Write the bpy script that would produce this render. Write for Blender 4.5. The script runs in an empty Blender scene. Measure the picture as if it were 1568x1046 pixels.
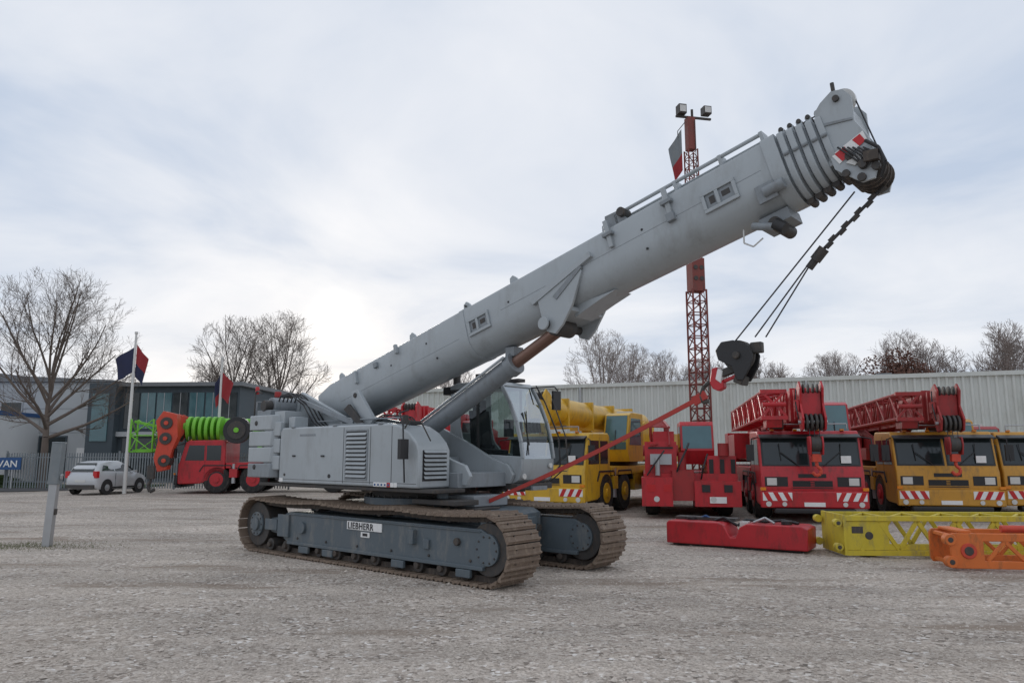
import bpy, bmesh, math, random
from mathutils import Vector, Matrix
from mathutils import noise as mn
import numpy as np
R=math.radians
random.seed(7)
scene=bpy.context.scene
col=scene.collection

# ---------------------------------------------------------------- materials
def mat(name,c,rough=0.5,metal=0.0,var=0.12,scale=3.0,dirt=None,dirt_amt=0.25,bump=0.0,bscale=60,spec=0.5,coat=0.0):
    m=bpy.data.materials.new(name);m.use_nodes=True
    nt=m.node_tree;b=nt.nodes["Principled BSDF"]
    tc=nt.nodes.new("ShaderNodeTexCoord")
    n=nt.nodes.new("ShaderNodeTexNoise");n.inputs["Scale"].default_value=scale;n.inputs["Detail"].default_value=5;n.inputs["Roughness"].default_value=0.65
    nt.links.new(tc.outputs["Object"],n.inputs["Vector"])
    mx=nt.nodes.new("ShaderNodeMix");mx.data_type='RGBA'
    lo=[max(0,x*(1-var)) for x in c];hi=[min(1,x*(1+var)) for x in c]
    mx.inputs["A"].default_value=(*lo,1);mx.inputs["B"].default_value=(*hi,1)
    nt.links.new(n.outputs["Fac"],mx.inputs["Factor"])
    out=mx.outputs["Result"]
    if dirt:
        n2=nt.nodes.new("ShaderNodeTexNoise");n2.inputs["Scale"].default_value=scale*2.3;n2.inputs["Detail"].default_value=7;n2.inputs["Roughness"].default_value=0.75
        mp=nt.nodes.new("ShaderNodeMapping");mp.inputs["Scale"].default_value=(1,1,0.35);mp.inputs["Location"].default_value=(3,1,7)
        nt.links.new(tc.outputs["Object"],mp.inputs["Vector"]);nt.links.new(mp.outputs[0],n2.inputs["Vector"])
        cr=nt.nodes.new("ShaderNodeMapRange");cr.inputs["From Min"].default_value=0.5;cr.inputs["From Max"].default_value=0.75
        cr.inputs["To Max"].default_value=min(1,dirt_amt*2.4)
        nt.links.new(n2.outputs["Fac"],cr.inputs["Value"])
        m2=nt.nodes.new("ShaderNodeMix");m2.data_type='RGBA'
        nt.links.new(cr.outputs[0],m2.inputs["Factor"]);nt.links.new(out,m2.inputs["A"]);m2.inputs["B"].default_value=(*dirt,1)
        out=m2.outputs["Result"]
    nt.links.new(out,b.inputs["Base Color"])
    rr=nt.nodes.new("ShaderNodeMapRange");rr.inputs["To Min"].default_value=max(0,rough-0.1);rr.inputs["To Max"].default_value=min(1,rough+0.15)
    nt.links.new(n.outputs["Fac"],rr.inputs["Value"]);nt.links.new(rr.outputs[0],b.inputs["Roughness"])
    b.inputs["Metallic"].default_value=metal
    b.inputs["Specular IOR Level"].default_value=spec
    b.inputs["Coat Weight"].default_value=coat
    if bump>0:
        n3=nt.nodes.new("ShaderNodeTexNoise");n3.inputs["Scale"].default_value=bscale;n3.inputs["Detail"].default_value=3
        nt.links.new(tc.outputs["Object"],n3.inputs["Vector"])
        bp=nt.nodes.new("ShaderNodeBump");bp.inputs["Strength"].default_value=bump;bp.inputs["Distance"].default_value=0.02
        nt.links.new(n3.outputs["Fac"],bp.inputs["Height"]);nt.links.new(bp.outputs[0],b.inputs["Normal"])
    return m
def glass(name,tint=(0.58,0.66,0.64)):
    m=bpy.data.materials.new(name);m.use_nodes=True;nt=m.node_tree;nt.nodes.clear()
    o=nt.nodes.new("ShaderNodeOutputMaterial");t=nt.nodes.new("ShaderNodeBsdfTransparent");t.inputs[0].default_value=(*tint,1)
    g=nt.nodes.new("ShaderNodeBsdfGlossy");g.inputs["Roughness"].default_value=0.03;g.inputs[0].default_value=(.8,.85,.9,1)
    fr=nt.nodes.new("ShaderNodeFresnel");fr.inputs[0].default_value=1.35
    n=nt.nodes.new("ShaderNodeTexNoise");n.inputs["Scale"].default_value=2
    mr=nt.nodes.new("ShaderNodeMath");mr.operation='MULTIPLY_ADD';mr.inputs[1].default_value=.06;nt.links.new(n.outputs[0],mr.inputs[0]);nt.links.new(fr.outputs[0],mr.inputs[2])
    mm=nt.nodes.new("ShaderNodeMath");mm.operation='MINIMUM';mm.inputs[1].default_value=.45;nt.links.new(mr.outputs[0],mm.inputs[0])
    mx=nt.nodes.new("ShaderNodeMixShader");nt.links.new(mm.outputs[0],mx.inputs[0]);nt.links.new(t.outputs[0],mx.inputs[1]);nt.links.new(g.outputs[0],mx.inputs[2]);nt.links.new(mx.outputs[0],o.inputs[0])
    return m
DUST=(0.34,0.30,0.25)
M={}
M['grey']=mat("crane_grey_paint",(0.365,0.40,0.42),0.40,var=.12,scale=1.2,dirt=(0.22,0.225,0.22),dirt_amt=.24,bump=.05,bscale=7,coat=.15)
M['grey2']=mat("crane_dark_grey_paint",(0.23,0.255,0.275),0.45,var=.12,scale=2,dirt=(0.13,0.12,0.11),dirt_amt=.3)
M['blue']=mat("frame_blue_grey_paint",(0.095,0.12,0.138),0.5,var=.18,scale=2,dirt=DUST,dirt_amt=.2)
M['white']=mat("white_paint",(0.78,0.78,0.77),0.45,var=.05,dirt=(.45,.43,.39),dirt_amt=.12)
M['silver']=mat("silver_white_car_paint",(0.52,0.54,0.56),0.3,var=.04,coat=.5,metal=.15)
M['black']=mat("black_paint",(0.018,0.018,0.02),0.45,var=.3)
M['dark']=mat("dark_greasy_steel",(0.05,0.047,0.045),0.6,var=.35,scale=6,dirt=(.13,.09,.06),dirt_amt=.3)
M['rubber']=mat("tyre_rubber",(0.022,0.022,0.022),0.85,var=.3,dirt=(.14,.12,.10),dirt_amt=.25)
M['rust']=mat("track_rusty_steel",(0.19,0.140,0.105),0.7,metal=.15,var=.3,scale=5,dirt=(.36,.29,.22),dirt_amt=.35,bump=.3,bscale=40)
M['rustd']=mat("track_chain_steel",(0.065,0.053,0.045),0.75,var=.3,scale=6,dirt=(.22,.17,.13),dirt_amt=.3)
M['red']=mat("red_paint",(0.47,0.016,0.024),0.42,var=.18,scale=2,dirt=(.13,.022,.02),dirt_amt=.38,coat=.1,bump=.05,bscale=6)
M['red2']=mat("weathered_red_paint",(0.33,0.026,0.026),0.55,var=.2,scale=3,dirt=(.10,.035,.03),dirt_amt=.4)
M['mast']=mat("mast_rust_red_paint",(0.20,0.05,0.04),0.65,var=.25,scale=3,dirt=(.10,.06,.05),dirt_amt=.35)
M['orange']=mat("orange_paint",(0.66,0.16,0.03),0.55,var=.15,scale=3,dirt=(.22,.10,.04),dirt_amt=.38)
M['yellow']=mat("yellow_paint",(0.62,0.37,0.02),0.42,var=.15,scale=2,dirt=(.24,.15,.05),dirt_amt=.36,coat=.1)
M['ochre']=mat("ochre_paint",(0.55,0.27,0.03),0.47,var=.15,scale=2,dirt=(.22,.13,.05),dirt_amt=.36)
M['lemon']=mat("lemon_yellow_paint",(0.58,0.46,0.035),0.55,var=.18,scale=3,dirt=(.25,.21,.10),dirt_amt=.42)
M['green']=mat("lime_green_paint",(0.17,0.50,0.035),0.45,var=.12,scale=2,dirt=(.08,.2,.04),dirt_amt=.2)
M['redor']=mat("red_orange_paint",(0.58,0.062,0.03),0.5,var=.15,scale=3,dirt=(.2,.05,.03),dirt_amt=.3)
M['steel']=mat("galvanised_steel",(0.42,0.43,0.44),0.42,metal=.6,var=.15)
M['postgrey']=mat("post_grey_paint",(0.19,0.215,0.23),0.6,var=.2,scale=4,dirt=(.30,.29,.27),dirt_amt=.25)
M['glassc']=glass("cab_glass")
M['glassd']=mat("dark_window_glass",(0.02,0.028,0.03),0.06,var=.4,scale=.8,spec=.6)
M['glassb']=mat("bluish_window_glass",(0.06,0.15,0.17),0.07,var=.4,scale=1.5,spec=.8)
M['lamp']=mat("lamp_lens",(0.6,0.6,0.58),0.15,var=.05)
M['tail']=mat("signal_red",(0.50,0.012,0.015),0.3)
M['amber']=mat("amber_lens",(0.7,0.22,0.01),0.2)
M['seat']=mat("seat_fabric",(0.03,0.03,0.035),0.9)
M['rod']=mat("cylinder_rod_brown",(0.22,0.13,0.10),0.35,metal=.4)
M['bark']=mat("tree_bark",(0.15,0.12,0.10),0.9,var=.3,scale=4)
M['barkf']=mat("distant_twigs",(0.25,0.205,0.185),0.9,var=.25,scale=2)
M['leafbr']=mat("brown_beech_leaves",(0.15,0.075,0.055),0.9,var=.5,scale=1)
M['leafgr']=mat("dark_evergreen_leaves",(0.05,0.065,0.04),0.9,var=.5,scale=1)
M['wallg']=mat("grey_rendered_wall",(0.44,0.46,0.47),0.8,var=.06,scale=.6)
M['wallw']=mat("white_clad_wall",(0.66,0.68,0.69),0.7,var=.05,scale=.6)
M['cladd']=mat("dark_cladding",(0.06,0.08,0.095),0.6,var=.15,scale=.7)
M['roofd']=mat("roof_grey",(0.20,0.21,0.22),0.8,var=.15)
M['clad']=mat("corrugated_cladding",(0.58,0.60,0.565),0.6,var=.07,scale=.35,dirt=(.38,.38,.33),dirt_amt=.26)
M['signb']=mat("blue_sign",(0.02,0.08,0.22),0.5)
M['tarp']=mat("flag_navy",(0.025,0.03,0.07),0.85)
M['flagr']=mat("flag_red",(0.30,0.03,0.035),0.85)
M['hedge']=mat("hedge_green",(0.04,0.065,0.02),0.9,var=.5,scale=2)
M['strap']=mat("red_strap",(0.40,0.045,0.035),0.7,var=.15,scale=8)
M['rope']=mat("wire_rope",(0.06,0.06,0.065),0.6,metal=.3)
M['asphalt']=mat("road_asphalt",(0.07,0.07,0.072),0.9,var=.2,scale=2)

# ---------------------------------------------------------------- builder
def empty(name,loc=(0,0,0),rz=0):
    e=bpy.data.objects.new(name,None);e.location=loc;e.rotation_euler=(0,0,R(rz));e.empty_display_size=.3
    col.objects.link(e);return e
class P:
    def __init__(s,name,parent=None):
        s.name=name;s.parent=parent;s.v=[];s.f=[];s.mi=[];s.mats=[]
    def m(s,k):
        if k not in s.mats:s.mats.append(k)
        return s.mats.index(k)
    def add(s,vs,fs,k):
        o=len(s.v);s.v+= [tuple(v) for v in vs];i=s.m(k)
        for f in fs:s.f.append(tuple(o+a for a in f));s.mi.append(i)
    def box(s,x0,x1,y0,y1,z0,z1,k):
        s.add([(x0,y0,z0),(x1,y0,z0),(x1,y1,z0),(x0,y1,z0),(x0,y0,z1),(x1,y0,z1),(x1,y1,z1),(x0,y1,z1)],
              [(0,3,2,1),(4,5,6,7),(0,1,5,4),(1,2,6,5),(2,3,7,6),(3,0,4,7)],k)
    def prism(s,pts,a,b,k,ax='y'):
        n=len(pts)
        def mk(p,q):
            return {'y':(p[0],q,p[1]),'x':(q,p[0],p[1]),'z':(p[0],p[1],q)}[ax]
        vs=[mk(p,a) for p in pts]+[mk(p,b) for p in pts]
        fs=[tuple(range(n)),tuple(range(2*n-1,n-1,-1))]+[(i,i+n,(i+1)%n+n,(i+1)%n) for i in range(n)]
        s.add(vs,fs,k)
    def loft(s,rings,k,caps=True,closed=True):
        n=len(rings[0]);vs=[p for r in rings for p in r];fs=[]
        for j in range(len(rings)-1):
            for i in range(n if closed else n-1):
                a=j*n+i;b=j*n+(i+1)%n;fs.append((a,b,b+n,a+n))
        if caps:
            fs.append(tuple(range(n-1,-1,-1)));fs.append(tuple(range((len(rings)-1)*n,len(rings)*n)))
        s.add(vs,fs,k)
    def cyl(s,p0,p1,r,k,n=14,r2=None,caps=True):
        p0=Vector(p0);p1=Vector(p1);d=(p1-p0)
        if d.length<1e-6:return
        d.normalize();a=d.orthogonal().normalized();b=d.cross(a);r2=r if r2 is None else r2
        rg=[]
        for p,q in((p0,r),(p1,r2)):
            rg.append([p+a*(q*math.cos(2*math.pi*i/n))+b*(q*math.sin(2*math.pi*i/n)) for i in range(n)])
        s.loft(rg,k,caps)
    def tube(s,pts,r,k,n=6):
        for i in range(len(pts)-1):s.cyl(pts[i],pts[i+1],r,k,n)
    def beam(s,p0,p1,w,h,k,up=(0,0,1)):
        p0=Vector(p0);p1=Vector(p1);d=(p1-p0).normalized();u=Vector(up);a=d.cross(u)
        if a.length<1e-4:a=d.cross(Vector((0,1,0)))
        a.normalize();b=a.cross(d)
        rg=[[p+a*(w/2*x)+b*(h/2*y) for x,y in((-1,-1),(1,-1),(1,1),(-1,1))] for p in(p0,p1)]
        s.loft(rg,k)
    def wheel(s,c,r,w,tyre='rubber',hub='white',n=24,ax='y'):
        x,y,z=c
        def q(d):return (x,y+d,z) if ax=='y' else (x+d,y,z)
        s.cyl(q(-w*.5),q(w*.5),r*.93,tyre,n)
        s.cyl(q(-w*.38),q(w*.38),r,tyre,n)
        for sg in(-1,1):
            s.cyl(q(sg*w*.5),q(sg*(w*.5+.005)),r*.60,'black',n)
            s.cyl(q(sg*w*.3),q(sg*(w*.5+.02)),r*.50,hub,n)
            s.cyl(q(sg*w*.3),q(sg*(w*.5+.07)),r*.22,hub,12)
    def done(s,bevel=0.0,smooth=True,ang=35,seg=2):
        me=bpy.data.meshes.new(s.name);me.from_pydata(s.v,[],s.f)
        for k in s.mats:me.materials.append(M[k])
        me.polygons.foreach_set("material_index",s.mi)
        bm=bmesh.new();bm.from_mesh(me);bmesh.ops.recalc_face_normals(bm,faces=bm.faces);bm.to_mesh(me);bm.free()
        if smooth:
            me.shade_smooth();me.set_sharp_from_angle(angle=R(ang))
        o=bpy.data.objects.new(s.name,me);col.objects.link(o)
        if s.parent:o.parent=s.parent
        if bevel>0:
            b=o.modifiers.new("bevel","BEVEL");b.width=bevel;b.segments=seg;b.limit_method='ANGLE';b.angle_limit=R(35)
        return o
    def lattice(s,p0,p1,w,h,n,r,k,up=(0,0,1),rb=None):
        p0=Vector(p0);p1=Vector(p1);d=(p1-p0).normalized();u=Vector(up);a=d.cross(u)
        if a.length<1e-4:a=d.cross(Vector((0,1,0)))
        a.normalize();b=a.cross(d);rb=rb or r*.6
        c=[a*(w/2*x)+b*(h/2*y) for x,y in((-1,-1),(1,-1),(1,1),(-1,1))]
        for q in c:s.cyl(p0+q,p1+q,r,k,6)
        for i in range(n):
            A=p0.lerp(p1,i/n);B=p0.lerp(p1,(i+1)/n)
            for j in range(4):
                q0=c[j];q1=c[(j+1)%4]
                if i%2:q0,q1=q1,q0
                s.cyl(A+q0,B+q1,rb,k,5)
                s.cyl(A+c[j],A+c[(j+1)%4],rb,k,5)
    def chevron(s,x,y0,y1,z0,z1,n=3,k1='white',k2='tail',dirn=1):
        s.box(x-.01,x,y0,y1,z0,z1,k1)
        w=(y1-y0)/n
        for i in range(n):
            a=y0+i*w+w*.05;q=w*.5;sh=w*.45
            pts=[(a,z0),(a+q,z0),(a+q+sh,z1),(a+sh,z1)] if dirn>0 else [(a+sh,z0),(a+sh+q,z0),(a+q,z1),(a,z1)]
            s.add([(x+.004,p[0],p[1]) for p in pts],[(0,1,2,3)],k2)

# ================================================================= CRAWLER CRANE
O=(-1.485,13.49,0)
CR=empty("crawler_crane",O,-41)
XB=2.86
def track(name,y0,y1):
    p=P(name,CR)
    rad=.455;zc=.50;xa,xb=-3.08,XB
    L=xb-xa;per=2*L+2*math.pi*rad;n=84;yc=(y0+y1)/2
    def pos(sv):
        sv%=per
        if sv<L:return xa+sv,zc-rad,0.0
        sv-=L
        if sv<math.pi*rad:
            a=sv/rad;return xb+rad*math.sin(a),zc-rad*math.cos(a),a
        sv-=math.pi*rad
        if sv<L:
            t=sv/L;sag=-.035*abs(math.sin(t*math.pi*3))
            return xb-sv,zc+rad+sag,math.pi
        sv-=L;a=sv/rad
        return xa-rad*math.sin(a),zc+rad*math.cos(a),math.pi+a
    pit=per/n
    for i in range(n):
        x,z,a=pos(i*pit)
        ca,sa=math.cos(a),math.sin(a)
        tx,tz=ca,sa;ox,oz=sa,-ca
        def pt(t,o,y):return (x+tx*t+ox*o,y,z+tz*t+oz*o)
        h=pit*.47
        prof=[(-h,-.005),(-h,.022),(-h+.012,.03),(-h+.02,.052),(-h+.04,.052),(-h+.052,.026),(h*.25,.024),(h*.35,.04),(h*.6,.04),(h*.7,.02),(h,.014),(h,-.012)]
        dj=random.uniform(-.006,.006)
        p.loft([[pt(t,o,y0+dj) for t,o in prof],[pt(t,o,y1+dj) for t,o in prof]],'rust')
        for yy in(yc-.12,yc+.12):
            p.loft([[pt(t,o,yy-.03) for t,o in((-h*1.05,-.09),(h*1.05,-.09),(h*1.05,0),(-h*1.05,0))],[pt(t,o,yy+.03) for t,o in((-h*1.05,-.09),(h*1.05,-.09),(h*1.05,0),(-h*1.05,0))]],'rustd')
        for yy in (y0+.16,y1-.16):
            p.cyl(pt(.02,.02,yy),pt(.02,.045,yy),.012,'rustd',6)
    return p.done(0)
YF=.54
track("track_near_side",-1.65,-.97);track("track_far_side",YF,YF+.68)
def frame(name,y0,y1,out):
    p=P(name,CR)
    ya,yb=y0+.10,y1-.10
    p.prism([(-2.15,.30),(-1.95,.22),(2.75,.24),(2.90,.30),(2.90,.70),(2.75,.77),(-2.0,.77),(-2.2,.70)],ya,yb,'blue')
    p.box(-2.0,2.80,ya-.03,yb+.03,.215,.27,'blue')
    p.prism([(-3.1,.42),(-2.2,.32),(-2.2,.68),(-3.1,.58)],ya+.08,yb-.08,'blue')
    for xx in(-3.08,XB):
        p.cyl((xx,ya+.03,.5),(xx,yb-.03,.5),.40 if xx<0 else .36,'dark',28)
        p.cyl((xx,ya-.01,.5),(xx,yb+.01,.5),.22,'blue',24)
        if xx<0:p.cyl((xx,ya-.05,.5),(xx,yb+.05,.5),.12,'blue',18)
        for i in range(10):
            a=i*math.pi/5
            for yy in(ya-.022,yb+.005):
                p.cyl((xx+.18*math.cos(a),yy,.5+.18*math.sin(a)),(xx+.18*math.cos(a),yy+.02,.5+.18*math.sin(a)),.018,'dark',6)
    for i in range(11):
        xx=-2.6+i*.505
        p.cyl((xx,ya+.02,.165),(xx,yb-.02,.165),.105,'dark',16)
        p.cyl((xx,ya-.03,.165),(xx,yb+.03,.165),.05,'rustd',10)
    for xx in(-1.3,.4,2.0):
        p.cyl((xx,y0+.2,.86),(xx,y1-.2,.86),.055,'dark',12)
    ys=ya if out<0 else yb
    def fr(y):return ys+out*y
    def bb(x0,x1,za,zb,d,k):
        a,b=sorted((fr(-.005),fr(d)));p.box(x0,x1,a,b,za,zb,k)
    bb(-2.75,-2.35,.42,.62,.03,'blue');bb(-2.3,-1.95,.33,.72,.045,'blue')
    bb(1.3,1.42,.47,.68,.08,'blue');bb(1.6,1.72,.42,.56,.04,'blue')
    bb(-1.95,2.75,.725,.745,.02,'blue')
    for xx in(-.9,.9,2.3,-1.6):bb(xx,xx+.28,.10,.21,.05,'blue')
    p.cyl((2.3,fr(-.01),.57),(2.3,fr(.05),.57),.055,'dark',12)
    p.cyl((-1.55,fr(-.01),.52),(-1.55,fr(.05),.52),.1,'blue',14)
    for i in range(6):
        p.cyl((-1.7+i*.85,fr(-.01),.33),(-1.7+i*.85,fr(.02),.33),.022,'dark',8)
    return p.done(.012)
frame("track_frame_near_side",-1.65,-.97,-1);frame("track_frame_far_side",YF,YF+.68,1)
p=P("track_frame_nameplate",CR)
p.box(-.27,.62,-1.566,-1.553,.585,.715,'white');p.box(.1,.32,-1.566,-1.553,.48,.56,'white');p.box(.15,.27,-1.570,-1.562,.50,.545,'black')
p.done()
cu=bpy.data.curves.new("nameplate_lettering","FONT");cu.body="LIEBHERR";cu.size=.145;cu.extrude=.002;cu.offset=.002;cu.space_character=1.12
to=bpy.data.objects.new("nameplate_lettering",cu);col.objects.link(to);to.parent=CR;to.location=(-.245,-1.570,.60);to.rotation_euler=(R(90),0,0);to.scale=(.98,1,1);cu.materials.append(M['black'])
p=P("carbody",CR)
p.prism([(-2.2,.30),(2.0,.30),(2.15,.42),(2.15,.86),(2.0,.93),(-2.1,.93),(-2.25,.8)],-.93,YF-.03,'blue')
p.box(-.3,.9,-1.3,YF+.3,.35,.72,'blue')
p.box(1.9,2.2,-.55,.35,.5,.8,'blue')
for yy in(-.6,.4):p.cyl((2.15,yy,.62),(2.22,yy,.62),.06,'dark',10)
p.box(1.2,1.9,-.8,-.2,.935,.965,'dark')
p.tube([(2.18,-.3,.75),(2.3,-.2,.55),(2.35,.1,.45),(2.2,.3,.6)],.02,'black')
p.cyl((0,-.2,.9),(0,-.2,1.08),.98,'blue',48);p.cyl((0,-.1,1.08),(0,-.1,1.27),.92,'dark',48)
for i in range(40):
    a=i*math.pi/20;p.cyl((.94*math.cos(a),.94*math.sin(a)-.2,1.08),(.94*math.cos(a),.94*math.sin(a)-.2,1.12),.022,'dark',6)
p.done(.012)
p=P("slewing_platform",CR)
p.box(-3.3,1.45,-.72,.45,1.26,1.50,'grey2')
p.box(-3.4,1.6,-1.36,-.7,1.20,1.262,'dark')
p.box(-3.0,1.7,.45,1.40,1.20,1.30,'dark')
side=[(-3.75,1.3),(-3.85,2.45),(-3.7,2.8),(-3.45,2.96),(-3.15,2.93),(-2.6,2.62),(-1.2,2.42),(-.3,2.34),(.6,1.98),(1.15,1.72),(1.5,1.62),(1.62,1.45),(1.55,1.3)]
for y0 in(-.62,.42):
    p.prism(side,y0,y0+.07,'grey')
p.cyl((-3.4,-.72,2.75),(-3.4,.6,2.75),.12,'grey2',20)
p.cyl((-3.4,-.66,2.75),(-3.4,-.62,2.75),.2,'grey',20)
p.box(-1.6,.4,-.5,.35,1.5,1.75,'grey2')
p.box(.9,1.9,-1.2,-.7,1.02,1.1,'dark');p.cyl((1.3,-.9,1.1),(1.3,-.9,1.25),.09,'blue',12);p.box(1.1,1.7,-.6,.2,.97,1.14,'grey2')
p.done(.012)
p=P("engine_hood",CR)
hood=[(-2.65,1.27),(-2.65,2.22),(-2.58,2.29),(.55,2.29),(.80,2.25),(1.02,2.14),(1.20,1.98),(1.27,1.86),(1.27,1.27)]
p.prism(hood,-1.40,-.72,'grey')
p.done(.03,seg=3)
p=P("hood_details",CR)
ys=-1.40
def seam(x,z0,z1):p.box(x-.006,x+.006,ys-.0035,ys+.002,z0,z1,'black')
for x in(-.66,.075,.62):seam(x,1.31,2.25)
p.box(-2.6,1.22,ys-.0035,ys+.002,1.335,1.343,'dark')
p.box(-.57,-.02,ys-.004,ys+.002,1.40,2.18,'black')
p.box(-.60,-.57,ys-.012,ys+.002,1.37,2.21,'grey2');p.box(-.02,.01,ys-.012,ys+.002,1.37,2.21,'grey2')
p.box(-.57,-.02,ys-.0125,ys+.002,2.18,2.21,'grey2');p.box(-.57,-.02,ys-.0125,ys+.002,1.37,1.40,'grey2')
for i in range(11):
    z=1.415+i*.07
    p.loft([[(x,ys-.003,z+.045),(x,ys-.035,z),(x,ys-.028,z-.004),(x,ys-.001,z+.03)] for x in(-.565,-.025)],'grey')
for i in range(7):
    t=i/6;x=1.283;z=1.42+t*.40
    p.loft([[(x+.002,y,z+.04),(x+.035,y,z),(x+.03,y,z-.006),(x,y,z+.02)] for y in(-1.30,-.82)],'grey')
p.box(1.26,1.275,-1.32,-.8,1.38,1.86,'black')
p.cyl((-1.05,ys-.012,1.42),(-1.05,ys+.01,1.42),.035,'black',14)
p.cyl((-2.45,ys-.012,1.42),(-2.45,ys+.01,1.42),.025,'dark',14)
p.box(-2.0,-1.5,ys-.003,ys+.002,2.12,2.16,'grey2')
for i in range(7):p.box(.18+i*.085,.18+i*.085+.08,ys-.006,ys+.001,1.275,1.345,'tail' if i in(4,) else 'white')
for i in range(5):p.box(.20+i*.085,.24+i*.085,ys-.009,ys+.001,1.29,1.325,'signb')
p.box(-2.62,-2.5,ys-.006,ys+.001,1.29,1.36,'white')
for x in(-2.3,-1.0,.25):p.box(x,x+.12,-1.41,-1.30,2.285,2.305,'grey2')
p.tube([(1.0,-1.45,1.36),(1.05,-1.52,1.8),(1.0,-1.5,2.25),(.85,-1.45,2.45),(.9,-1.3,2.5)],.014,'black')
p.box(1.02,1.1,-1.62,-1.46,1.72,2.03,'black')
p.cyl((.82,-1.3,2.28),(.82,-1.3,2.42),.05,'dark',12)
p.tube([(.9,-1.38,2.2),(1.0,-1.38,2.32),(1.2,-1.3,2.3),(1.32,-1.2,2.0)],.012,'dark')
p.tube([(-2.4,-.8,2.29),(-2.4,-.8,2.42),(.3,-.8,2.42),(.3,-.8,2.29)],.015,'grey2')
p.box(-1.4,-.4,-1.2,-.85,2.29,2.33,'grey2')
p.box(.35,.72,-1.1,-.85,2.28,2.34,'black')
for x in(-2.2,-1.3):p.box(x,x+.09,ys-.02,ys+.001,1.75,1.78,'black')
p.done(.004,seg=1)
p=P("counterweight",CR)
for i,(z0,z1) in enumerate(((1.35,1.62),(1.64,1.93),(1.95,2.24),(2.26,2.55))):
    ex=[0,.03,.0,-.05][i]
    pts=[(-3.95-ex,-1.05),(-3.95-ex,1.05),(-3.75,1.42),(-2.95,1.42),(-2.85,1.3),(-2.85,.6),(-3.2,.6),(-3.2,-.6),(-2.85,-.6),(-2.85,-1.3),(-2.95,-1.42),(-3.75,-1.42)]
    p.prism(pts,z0,z1,'grey' if i else 'grey2','z')
for i in range(3):
    z=1.5+i*.32
    p.box(-3.25,-2.7,-1.38,-.95,z,z+.27,'grey')
p.cyl((-3.5,-1.44,1.55),(-3.5,-1.40,1.55),.05,'dark',12);p.cyl((-3.5,-1.44,2.4),(-3.5,-1.40,2.4),.05,'dark',12)
p.done(.07,seg=3)
p=P("winch_and_hydraulics",CR)
p.cyl((-3.45,-.58,2.75),(-3.45,-1.15,2.75),.17,'grey2',20)
p.cyl((-3.45,-1.15,2.75),(-3.45,-1.32,2.75),.11,'dark',16)
p.box(-3.05,-2.7,-1.3,-.8,2.29,2.62,'grey')
p.box(-3.7,-3.2,-1.3,-.75,2.55,2.66,'grey2')
p.box(-2.62,-2.42,-1.25,-.95,2.29,2.5,'grey')
for i in range(5):
    y=-.7-.09*i
    p.tube([(-3.4,y,2.66),(-3.25,y,2.95),(-2.95,y,2.98),(-2.6,y+.1,2.75),(-2.35,y+.15,2.42),(-2.2,y+.2,2.3)],.017,'black')
p.tube([(-3.8,-1.3,2.55),(-3.8,-1.3,3.02),(-3.72,-1.3,3.06),(-3.55,-1.3,3.0)],.018,'dark')
p.cyl((-3.82,-1.25,3.0),(-3.82,-1.25,3.15),.04,'red',10)
p.cyl((-3.62,-.9,2.95),(-3.62,-.9,3.06),.07,'red2',10)
p.tube([(-3.9,-1.2,2.55),(-3.9,-1.2,2.85),(-3.9,1.2,2.85),(-3.9,1.2,2.55)],.016,'grey2')
p.beam((-3.05,-.70,2.96),(-1.6,-.70,2.42),.09,.15,'grey')
p.beam((-2.9,-.86,2.86),(-1.2,-.80,2.36),.05,.09,'grey2')
p.prism([(-1.42,2.95),(-1.22,2.98),(-.72,2.42),(-.82,2.33),(-1.02,2.36),(-1.35,2.75)],-.72,-.64,'grey')
p.prism([(-1.35,2.72),(-1.5,2.62),(-1.0,2.28),(-.85,2.30)],-.82,-.76,'dark')
p.cyl((-1.28,-.74,2.88),(-1.28,-.60,2.88),.05,'dark',10)
for i in range(3):p.tube([(-1.0,-.6+.07*i,2.35),(-.6,-.6+.07*i,2.5),(-.1,-.5+.07*i,2.45),(.3,-.45+.06*i,2.15)],.016,'black')
p.box(-.2,.5,.5,.9,2.9,3.05,'black')
p.cyl((.05,.62,3.05),(.05,.62,3.28),.07,'dark',12);p.box(.45,.7,.7,.8,3.2,3.27,'dark')
p.done(.01,seg=1)
# ---- cab
p=P("operator_cab_shell",CR)
y0,y1=.50,1.38
low=[(.0,1.32),(1.50,1.27),(1.68,1.36),(1.75,1.52),(1.76,1.72),(1.70,1.76),(.75,1.80),(.50,1.88),(.34,2.04),(.26,2.3),(.24,2.92),(.30,3.0),(0,3.0)]
for y in(y0,y1-.04):p.prism(low,y,y+.04,'grey')
p.box(0.0,.04,y0+.04,y1-.04,1.32,2.2,'grey')
p.box(0.04,1.5,y0+.04,y1-.04,1.29,1.36,'dark')
p.prism([(1.50,1.27),(1.68,1.36),(1.75,1.52),(1.76,1.72),(1.70,1.73),(1.62,1.4),(1.48,1.36)],y0+.04,y1-.04,'grey')
p.prism([(0.0,2.985),(1.26,2.975),(1.30,3.0),(1.22,3.07),(1.0,3.10),(.2,3.10),(.02,3.06)],y0-.01,y1+.01,'grey')
ws=[(1.76,1.72),(1.72,2.0),(1.62,2.35),(1.47,2.68),(1.28,2.99)]
for y in(y0+.02,y1-.02):
    for i in range(4):
        a,b=ws[i],ws[i+1];p.beam((a[0],y,a[1]),(b[0],y,b[1]),.045,.07,'grey')
p.beam((.72,y0+.02,1.80),(.68,y0+.02,2.99),.04,.05,'black')
p.beam((.24,y0+.018,2.96),(1.28,y0+.018,2.975),.045,.05,'black')
p.beam((1.02,y1-.02,1.7),(1.0,y1-.02,2.98),.04,.05,'black')
p.beam((.02,y1-.02,2.2),(.02,y1-.02,3.0),.05,.05,'grey2')
p.done(.012)
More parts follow.
